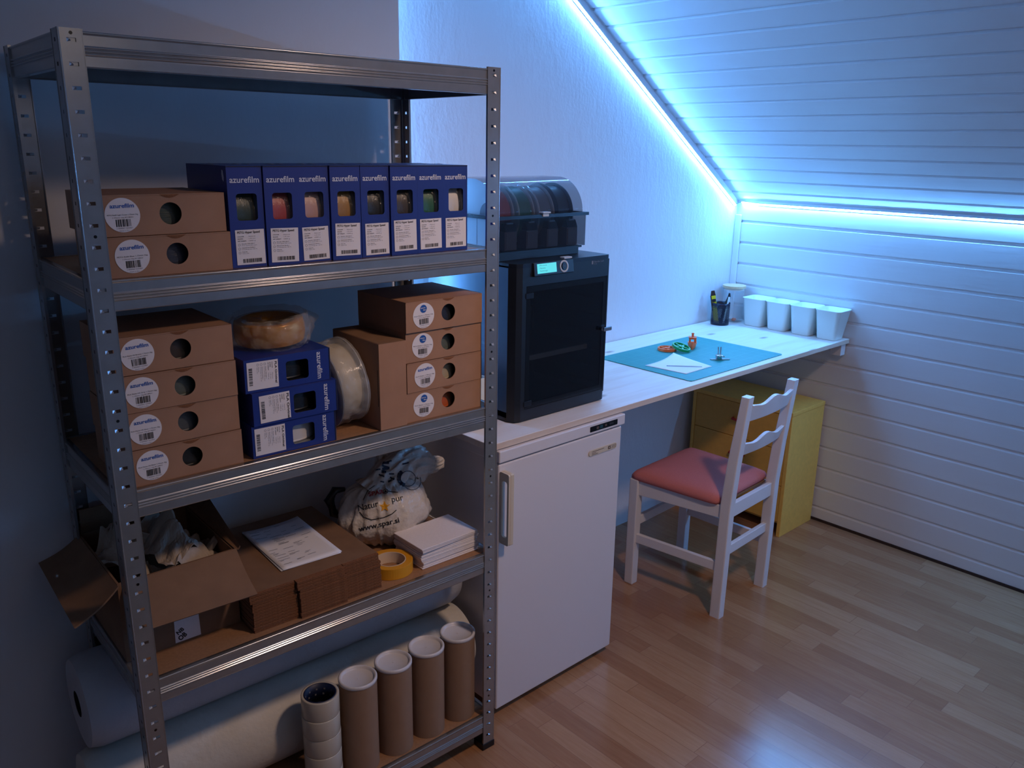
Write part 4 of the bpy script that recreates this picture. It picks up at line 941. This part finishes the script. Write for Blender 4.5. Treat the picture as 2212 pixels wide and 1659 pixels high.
m = MB(); m.plate([(AX0 - 0.004, AY0 - 0.003), (AX1 + 0.006, AY0 - 0.003), (AX1 + 0.006, AY1 + 0.002), (AX0 - 0.004, AY1 + 0.002)], [[(AX0 + 0.010, AY0 + 0.012), (AX1 - 0.010, AY0 + 0.012), (AX1 - 0.010, AY1 - 0.01), (AX0 + 0.010, AY1 - 0.01)]], (0, 0, AZR), UX, (0, 1, 0), 0.009, 'pdark'); m.build('rim', r, bevel=0.0015)
prof = [(AY0 + 0.010, AZR)]
for i in range(15):
    t = PI / 2 * i / 14; prof.append((AY0 + 0.010 + 0.105 * (1 - math.cos(t)), AZR + (AZT - AZR) * math.sin(t)))
prof += [(AY1 - 0.09, AZT), (AY1 - 0.045, AZT - 0.014), (AY1 - 0.015, AZT - 0.045), (AY1 - 0.008, AZR)]
xa, xb = AX0 + 0.006, AX1 - 0.010
m = MB(); m.loft([[(xa, a, b) for a, b in prof], [(xb, a, b) for a, b in prof]], 'smoke2', closed=False)
m.add([(xb, a, b) for a, b in prof], [tuple(range(len(prof)))], 'smoke2')
m.add([(xa + 0.004, a + 0.002 if a < 0.3 else a - 0.002, b - 0.002) for a, b in prof], [tuple(reversed(range(len(prof))))], 'pgrey')
m.add([(xa + 0.0036, a, b) for a, b in [(AY0 + 0.055 + 0.03 * math.cos(t * PI / 12), AZR + 0.001 + 0.034 * math.sin(t * PI / 12)) for t in range(13)]], [tuple(reversed(range(13)))], 'gink')
m.build('lid', r)
m = MB(); m.box(1.268, 1.298, AY0 - 0.010, AY0 + 0.008, AZR + 0.003, AZR + 0.0075, 'pgrey'); m.box(1.271, 1.295, AY0 - 0.006, AY0 + 0.008, AZR - 0.006, AZR + 0.003, 'pgrey'); m.build('lid_latch', r, bevel=0.001)
for i in range(4):
    x = 1.150 + i * 0.083; m = MB()
    m.box(x, x + 0.046, AY0 + 0.022, AY0 + 0.06, AZ0 + 0.026, AZ0 + 0.078, 'feed'); m.prism([(AY0 + 0.02, AZ0 + 0.078), (AY0 + 0.06, AZ0 + 0.078), (AY0 + 0.06, AZ0 + 0.10), (AY0 + 0.03, AZ0 + 0.10)], x + 0.002, x + 0.044, 'pdark', 'x')
    m.box(x + 0.012, x + 0.034, AY0 + 0.024, AY0 + 0.030, AZ0 + 0.098, AZ0 + 0.102, 'pgrey'); m.box(x + 0.004, x + 0.042, AY0 + 0.0205, AY0 + 0.0218, AZ0 + 0.030, AZ0 + 0.074, 'gink' if i == 9 else 'feed')
    m.build('feeder', r, bevel=0.002)
cols_ = [('dullred', 'fil_o', 'leftmost spool in the feeder on the printer, dull red filament'), ('dullgreen', 'g', 'second spool in the feeder on the printer, green filament'), ('grey', 'y', 'third spool in the feeder on the printer, grey filament with clear flanges'), ('black', 'k', 'rightmost spool in the feeder on the printer, black filament')]
asp = None
for i, (c, _, lb) in enumerate(cols_):
    loc = (1.130 + i * 0.080, AY0 + 0.118, AZR - 0.008)
    if asp is None: asp = spool(lb, FILS[c], R_=0.096, Wd=0.062, flange='clear', bag=False, group='spools under the feeder lid'); q = asp; q.location = loc; q.rotation_euler = (0, R(90), 0)
    else: q = dup(asp, loc, (0, R(90), 0), lb)
    recolour(part(q, 'filament_winding')[0], FILS[c])
    if i == 3:
        for f in part(q, 'flange'): recolour(f, M_['black'])
    q.scale = (0.93, 0.93, 1)
# ---- white box and clear dome left of the printer
r = thing('small_white_box', 'small white box with open top on the worktop, left of the printer behind the shelving', 'box', (0.985, 0.20, ZD))
m = MB(); m.plate([(0, 0), (0.085, 0), (0.085, 0.14), (0, 0.14)], [[(0.003, 0.003), (0.082, 0.003), (0.082, 0.137), (0.003, 0.137)]], (0, 0, 0.138), UX, (0, 1, 0), 0.138, 'whitep'); m.box(0.003, 0.082, 0.003, 0.137, 0.0, 0.003, 'whitep'); m.build('box_body', r)
r = thing('clear_dome', 'clear plastic dome standing on the small white box beside the printer', 'dome', (1.027, 0.27, ZD + 0.1385))
m = MB(); m.lathe([(0.043 * math.cos(t * PI / 24) + 0.0005, 0.10 * math.sin(t * PI / 24)) for t in range(13)], 'clear', n=40); m.lathe([(0.0425, 0), (0.0445, 0), (0.0445, 0.003), (0.0425, 0.003)], 'gink', n=40, closed=True); m.build('dome_shell', r)

# ---- cutting mat and things on it
o = MB(); o.prism(rrect(0, 0.605, 0, 0.424, 0.010), 0, 0.0028, 'mat_'); o = o.build('cutting_mat'); o.location = (1.893, 0.0865, ZD + 0.0002); o.rotation_euler = (0, 0, R(0.3)); tag(o, 'turquoise self-healing cutting mat with grid lines on the worktop', 'cutting mat')
ZM = ZD + 0.0031
m = MB(); P = [(1.936, 0.318), (1.953, 0.156), (2.111, 0.158), (2.133, 0.225), (2.137, 0.252), (2.158, 0.364)]
n = 14; g = []
A, B, C, D_ = Vector((1.934, 0.322)), Vector((1.953, 0.152)), Vector((2.118, 0.156)), Vector((2.160, 0.362))
for i in range(n + 1):
    for j in range(n + 1):
        u, v = i / n, j / n; p = A * (1 - u) * v + B * (1 - u) * (1 - v) + C * u * (1 - v) + D_ * u * v
        if v > 0.7 and u < 0.99: p.y -= 0.012 * math.sin(PI * u)
        g.append((p.x, p.y, ZM + 0.0006 + 0.012 * max(0, u + v - 1.35) ** 2))
m.add(g, [(i * (n + 1) + j, (i + 1) * (n + 1) + j, (i + 1) * (n + 1) + j + 1, i * (n + 1) + j + 1) for i in range(n) for j in range(n)], 'paper', True)
o = m.build('paper_scrap'); tag(o, 'torn scrap of white paper lying at the front of the cutting mat', 'paper'); so = o.modifiers.new('s', 'SOLIDIFY'); so.thickness = 0.0003; so.offset = 1
o = MB(); o.tube([(1.985, 0.262, ZM + 0.0035), (2.052, 0.192, ZM + 0.0035), (2.075, 0.170, ZM + 0.003)], [0.0012, 0.0012, 0.0008], 'gink', 8); o = o.build('needle_pin'); tag(o, 'thin grey metal pin lying on the scrap of white paper', 'pin')
def wheel(label, loc, rot, mm, R_=0.037, T=0.011):
    r = thing('spoked_disc', label, 'wheel', loc, rot)
    m = MB(); m.lathe([(R_ - 0.006, 0), (R_, 0.001), (R_, T - 0.001), (R_ - 0.001, T), (R_ - 0.006, T)], mm, n=56, closed=True, smooth=False); m.build('rim', r)
    m = MB()
    for k in range(5): m.X = Matrix.Rotation(2 * PI * k / 5 + 0.3, 4, 'Z'); m.box(0.006, R_ - 0.0055, -0.0035, 0.0035, 0.002, T - 0.002, mm)
    m.X = Matrix.Identity(4); m.build('spokes', r)
    m = MB(); m.lathe([(0.0035, 0.001), (0.011, 0.001), (0.011, T), (0.0035, T)], mm, n=28, closed=True, smooth=False); m.build('hub', r)
    return r
wheel('orange printed plastic wheel lying flat on the cutting mat', (2.193, 0.418, ZM), 0, 'orange')
wheel('green printed plastic wheel leaning on the orange wheel', (2.222, 0.374, ZM + 0.011), (R(16), R(4), 0), 'green')
# little boat
r = thing('toy_boat', 'small orange printed toy boat with cabin and chimney on the cutting mat', 'toy', (2.302, 0.378, ZM), R(215)); r.scale = (1.25,) * 3
m = MB(); secs = []
for t in range(11):
    u = t / 10; x = -0.026 + 0.056 * u; wd = 0.0145 * (1 - max(0, u - 0.45) ** 2 * 3.1) if u < 0.98 else 0.0012; hb = 0.016 + 0.008 * u * u
    secs.append([(x, -wd, hb), (x, -wd * 0.86, hb * 0.4), (x, -wd * 0.55, 0), (x, wd * 0.55, 0), (x, wd * 0.86, hb * 0.4), (x, wd, hb)])
m.loft(secs, 'orange'); m.build('hull', r, bevel=0.0005)
m = MB()
for sy in (-1, 1): m.plate([(-0.011, 0), (0.010, 0), (0.010, 0.018), (-0.011, 0.018)], [rrect(-0.007, 0.0055, 0.005, 0.014, 0.002)], (0, sy * 0.0105, 0.016), UX, UZ, 0.0018, 'orange')
m.plate([(-0.0105, 0), (0.0105, 0), (0.0105, 0.018), (-0.0105, 0.018)], [rrect(-0.006, 0.006, 0.005, 0.014, 0.002)], (0.010, 0, 0.016), (0, 1, 0), UZ, 0.0018, 'orange'); m.plate([(-0.0105, 0), (0.0105, 0), (0.0105, 0.018), (-0.0105, 0.018)], [rrect(-0.005, 0.005, 0.0, 0.015, 0.002)], (-0.010, 0, 0.016), (0, 1, 0), UZ, 0.0018, 'orange')
m.box(-0.013, 0.012, -0.0125, 0.0125, 0.034, 0.0362, 'orange'); m.build('cabin', r)
m = MB(); m.cyl(0.0035, 0.036, 0.045, 'orange', (-0.004, 0), 16); m.lathe([(0.0025, 0.045), (0.0045, 0.045), (0.0045, 0.048), (0.0025, 0.048)], 'orange', (-0.004, 0, 0), 16, closed=True); m.build('chimney', r)
# chrome tool: round head on a base with a double upright
r = thing('pin_punch_tool', 'small chrome hand tool with round head and two upright pins on the mat', 'tool', (2.222, 0.197, ZM), R(-38))
m = MB(); m.prism(rrect(-0.034, 0.042, -0.006, 0.006, 0.004), 0.0, 0.0035, 'chrome'); m.build('base_plate', r, bevel=0.0006)
m = MB(); m.lathe([(0.0001, 0.0035), (0.012, 0.0035), (0.0125, 0.012), (0.014, 0.014), (0.0145, 0.0175), (0.013, 0.0195), (0.0001, 0.020)], 'chrome', n=32); m.tube([(0.012, 0, 0.013), (0.021, -0.003, 0.013)], 0.0022, 'chrome'); m.build('round_head', r)
for s_ in (-1, 1): m = MB(); m.tube([(s_ * 0.0045, 0.002, 0.019), (s_ * 0.0050, 0.004, 0.049)], 0.0024, 'chrome', 10); m.build('pin', r)

# ---- pen holder
HX, HY = 2.806, 0.588
r = thing('pen_holder', 'dark navy perforated metal pen holder by the glass jar', 'pen holder', (HX, HY, ZD))
m = MB(); Rr, Hh = 0.0405, 0.100; nu, nv = 40, 15
for i in range(nu):
    for j in range(nv):
        st = 0.5 if j % 2 else 0; u0 = (i + st) * 2 * PI / nu; u1 = (i + 1 + st) * 2 * PI / nu; v0 = 0.012 + 0.076 * j / nv; v1 = 0.012 + 0.076 * (j + 1) / nv
        cu_, cv = (u0 + u1) / 2, (v0 + v1) / 2; ok_ = 1 < j < nv - 2; hw = (u1 - u0) * (0.26 if ok_ else 0.02); hh = (v1 - v0) * (0.29 if ok_ else 0.02); O = []; I = []
        for k in range(8):
            a = PI / 8 + k * PI / 4; ca, sa = math.cos(a), math.sin(a); mx = max(abs(ca), abs(sa))
            O.append((cu_ + ca / mx * (u1 - u0) / 2, cv + sa / mx * (v1 - v0) / 2)); I.append((cu_ + ca * hw, cv + sa * hh))
        vs = [(Rr * math.cos(a), Rr * math.sin(a), b) for a, b in O + I]
        m.add(vs, [(k, (k + 1) % 8, 8 + (k + 1) % 8, 8 + k) for k in range(8)], 'cup', True)
m.lathe([(0.0001, 0.001), (Rr, 0.001), (Rr + 0.0004, 0.0122)], 'cup', n=40); m.lathe([(Rr, 0.0878), (Rr + 0.0004, Hh), (Rr - 0.0008, Hh), (Rr - 0.0006, 0.0878)], 'cup', n=40)
m.build('cup', r)
r = thing('box_cutter', 'yellow and black snap-off box cutter standing in the pen holder', 'cutter', (HX - 0.016, HY + 0.006, ZD + 0.004), (R(-6), R(-10), R(-45)))
m = MB(); m.prism(rrect(-0.011, 0.011, -0.006, 0.006, 0.004), 0.0, 0.128, 'yplast'); m.build('body', r, bevel=0.001)
m = MB(); m.loft([[(-0.011, -0.006, 0.128), (0.011, -0.006, 0.128), (0.011, 0.006, 0.128), (-0.011, 0.006, 0.128)], [(-0.006, -0.004, 0.150), (0.008, -0.004, 0.150), (0.008, 0.004, 0.150), (-0.006, 0.004, 0.150)]], 'black', smooth=False); m.box(-0.0125, -0.0095, -0.0065, 0.0065, 0.06, 0.128, 'black'); m.build('tip', r)
m = MB(); m.box(-0.009, 0.009, -0.012, -0.006, 0.100, 0.113, 'black'); m.build('slider', r, bevel=0.002)
r = thing('pliers', 'slim black pliers with a curved handle standing in the pen holder', 'pliers', (HX + 0.010, HY + 0.002, ZD + 0.006), (0, R(10), R(-30)))
m = MB(); m.tube([(0, 0, 0), (0.0, 0, 0.05), (0.003, 0, 0.09), (0.010, 0, 0.118), (0.010, 0, 0.138)], [0.004, 0.005, 0.006, 0.0055, 0.004], 'black', 10); m.build('handle', r)
m = MB(); m.tube([(0.008, 0.004, 0.02), (0.012, 0.004, 0.09), (0.019, 0.004, 0.118), (0.013, 0.004, 0.136)], [0.004, 0.004, 0.004, 0.003], 'black', 10); m.build('handle', r)
r = thing('marker_pen', 'white pen leaning to the right in the pen holder', 'pen', (HX + 0.012, HY - 0.012, ZD + 0.004), (R(4), R(9), 0))
m = MB(); m.cyl(0.0042, 0, 0.105, 'whitep', n=16); m.build('barrel', r); m = MB(); m.cyl(0.0046, 0.105, 0.122, 'whitep', n=16); m.build('cap', r)
# ---- glass jar
r = thing('glass_jar', 'tall clear glass jar with bamboo lid in the corner', 'jar', (2.922, 0.600, ZD))
m = MB(); m.lathe([(0.0001, 0.0), (0.046, 0.0), (0.049, 0.004), (0.049, 0.150), (0.047, 0.152), (0.0465, 0.150), (0.0465, 0.006), (0.044, 0.003), (0.0001, 0.003)], 'glass', n=48); m.build('glass_body', r)
m = MB(); m.cyl(0.0455, 0.146, 0.156, 'tapec', n=48); m.cyl(0.0525, 0.156, 0.166, 'lidwood', n=48); m.build('bamboo_lid', r, bevel=0.0015)
o = MB(); blob(o, 'orange', (0.014, 0.009, 0.007), 3, n=18, k=10, amp=0.4, ctr=(0, 0, 0.0075)); o = o.build('orange_print'); o.location = (2.905, 0.578, ZD + 0.003); tag(o, 'small orange printed piece lying at the bottom of the glass jar', 'printed piece')
# ---- bins
bn = ['white plastic bin next to the glass jar', 'white plastic bin, second from the glass jar', 'white plastic bin, third from the glass jar', 'white plastic bin nearest the front edge of the worktop']
for i, yc in enumerate((0.4700, 0.3520, 0.2340, 0.1160)):
    if i == 0:
        b0 = thing('storage_bin', bn[0], 'bin', (2.925, yc, ZD), 0, 'white bins along the panelled wall')
        m = MB(); rings = []
        def rr_(hx, hy, z, cx=0): return [(cx + a, b, z) for a, b in rrect(-hx, hx, -hy, hy, min(hx, hy) * 0.35, 6)]
        m.loft([rr_(0.036, 0.040, 0.001, -0.004), rr_(0.0385, 0.0425, 0.006, -0.004), rr_(0.056, 0.0555, 0.122, 0.004), rr_(0.059, 0.0578, 0.124, 0.004), rr_(0.059, 0.0578, 0.1265, 0.004), rr_(0.0545, 0.0535, 0.1262, 0.004), rr_(0.037, 0.041, 0.008, -0.004), rr_(0.03, 0.034, 0.004, -0.004)], 'whitep'); m.build('bin_body', b0)
    else: dup(b0, (2.925, yc, ZD), 0, bn[i])
# ================================================================== CHAIR
r = thing('dining_chair', 'white wooden chair with pink padded seat tucked at the worktop', 'chair', (2.098, 0.142, 0), R(3.0))
def leg(x0, x1, y0, y1, zs, rake=None):
    m = MB()
    if rake is None: m.box(x0, x1, y0, y1, 0, zs, 'chairw')
    else:
        rings = []
        for z, dy, th in ((0, 0, 0), (0.44, -0.004, 0), (0.60, -0.016, 0.002), (0.842, -0.046, 0.010)):
            rings.append([(x0, y0 + dy + th, z), (x1, y0 + dy + th, z), (x1, y1 + dy, z), (x0, y1 + dy, z)])
        m.loft(rings, 'chairw', smooth=False)
    m.build('leg', r, bevel=0.004)
leg(-0.200, -0.164, 0.155, 0.193, 0.437); leg(0.158, 0.194, 0.155, 0.193, 0.437)
leg(-0.172, -0.136, -0.212, -0.172, 0, 1); leg(0.150, 0.186, -0.212, -0.172, 0, 1)
m = MB(); m.box(-0.164, 0.158, 0.162, 0.180, 0.375, 0.432, 'chairw'); m.box(-0.136, 0.150, -0.205, -0.187, 0.385, 0.437, 'chairw')
m.hexa([(-0.190, 0.155, 0.375), (-0.163, -0.185, 0.385), (-0.147, -0.185, 0.385), (-0.172, 0.155, 0.375)], [(-0.190, 0.155, 0.432), (-0.163, -0.185, 0.432), (-0.147, -0.185, 0.432), (-0.172, 0.155, 0.432)], 'chairw')
m.hexa([(0.168, 0.155, 0.375), (0.160, -0.185, 0.385), (0.176, -0.185, 0.385), (0.186, 0.155, 0.375)], [(0.168, 0.155, 0.432), (0.160, -0.185, 0.432), (0.176, -0.185, 0.432), (0.186, 0.155, 0.432)], 'chairw')
m.build('seat_frame', r, bevel=0.002)
for y0, z in ((0.166, 0.24), (-0.200, 0.235)):
    m = MB(); m.box(-0.165 if y0 > 0 else -0.137, 0.160 if y0 > 0 else 0.151, y0, y0 + 0.016, z, z + 0.036, 'chairw'); m.build('stretcher', r, bevel=0.002)
for xa_, xb_ in ((-0.190, -0.163), (0.170, 0.160)):
    m = MB(); m.hexa([(xa_, 0.156, 0.178), (xb_, -0.186, 0.178), (xb_ + 0.016, -0.186, 0.178), (xa_ + 0.016, 0.156, 0.178)], [(xa_, 0.156, 0.214), (xb_, -0.186, 0.214), (xb_ + 0.016, -0.186, 0.214), (xa_ + 0.016, 0.156, 0.214)], 'chairw'); m.build('stretcher', r, bevel=0.002)
def rail(z0, yc, h):
    m = MB(); rings = []
    for i in range(25):
        t = i / 24; x = -0.137 + 0.288 * t; wv = 0.012 * (0.5 - 0.5 * math.cos(2 * PI * t)) + 0.006 * math.cos(4 * PI * t) - 0.004; cv = -0.010 * math.sin(PI * t)
        a = 0.18 * 0.09
        rings.append([(x, yc + cv, z0), (x, yc + cv + 0.014, z0 + 0.001), (x, yc + cv + 0.014 - a, z0 + h + wv), (x, yc + cv - a, z0 + h + wv)])
    m.loft(rings, 'chairw', smooth=False); m.build('back_rail', r, bevel=0.002)
rail(0.748, -0.231, 0.060); rail(0.618, -0.212, 0.048)
m = MB(); rings = []
def seat_ring(k, z):
    pts = [(-0.202, 0.190), (-0.178, -0.172), (-0.130, -0.172), (0.148, -0.172), (0.188, -0.172), (0.198, 0.190)]
    P = []
    N = 14; cs = [(-0.204, 0.192), (-0.182, -0.170), (0.186, -0.170), (0.200, 0.192)]
    for a in range(4):
        A_, B_ = Vector(cs[a]), Vector(cs[(a + 1) % 4])
        for i in range(N):
            t = i / N; p = A_.lerp(B_, t); q = p * k
            # round the corners a little
            e = min(t, 1 - t); q *= 1 - 0.03 * max(0, 1 - e * 9) ** 2
            P.append((q.x, q.y, z))
    return P
for k, z in ((0.90, 0.4335), (0.975, 0.4345), (1.0, 0.443), (0.995, 0.453), (0.965, 0.463), (0.88, 0.472), (0.7, 0.479), (0.45, 0.482), (0.15, 0.483)): rings.append(seat_ring(k, z))
m.loft(rings, 'seat'); m.build('seat_cushion', r)
m = MB(); m.box(-0.150, 0.165, -0.170, 0.155, 0.428, 0.4335, 'hess'); m.build('seat_underside', r)

# ================================================================== YELLOW DRAWER UNIT
CX0, CX1, CY0, CY1 = 2.700, 2.975, 0.125, 0.625
r = thing('drawer_cabinet', 'yellow painted drawer cabinet under the worktop against the panelled wall', 'cabinet', (0, 0, 0))
m = MB(); m.box(CX0, CX1, CY0, CY0 + 0.017, 0.0, 0.556, 'yel'); m.box(CX0, CX1, CY1 - 0.017, CY1, 0.0, 0.556, 'yel'); m.box(CX0 - 0.002, CX1, CY0 - 0.002, CY1 + 0.002, 0.556, 0.573, 'yel')
m.box(CX1 - 0.008, CX1, CY0 + 0.017, CY1 - 0.017, 0.05, 0.556, 'yel'); m.box(CX0 + 0.02, CX1 - 0.008, CY0 + 0.017, CY1 - 0.017, 0.052, 0.064, 'yeld'); m.build('carcass', r, bevel=0.0015)
for z0, z1 in ((0.398, 0.5535), (0.236, 0.3955), (0.068, 0.2335)):
    m = MB(); m.box(CX0 + 0.002, CX0 + 0.022, CY0 + 0.0185, CY1 - 0.0185, z0, z1, 'yeld'); m.box(CX0 + 0.022, CX1 - 0.02, CY0 + 0.03, CY1 - 0.03, z0 + 0.01, z1 - 0.03, 'yeld'); d = m.build('drawer', r, bevel=0.001)
    zc = (z0 + z1) / 2 + 0.006; yc = 0.372; m = MB()
    m.tube([(CX0 + 0.002, yc - 0.035, zc), (CX0 - 0.014, yc - 0.03, zc), (CX0 - 0.018, yc, zc - 0.001), (CX0 - 0.014, yc + 0.03, zc), (CX0 + 0.002, yc + 0.035, zc)], [0.005, 0.006, 0.0065, 0.006, 0.005], 'redh', 10); m.build('handle', d)
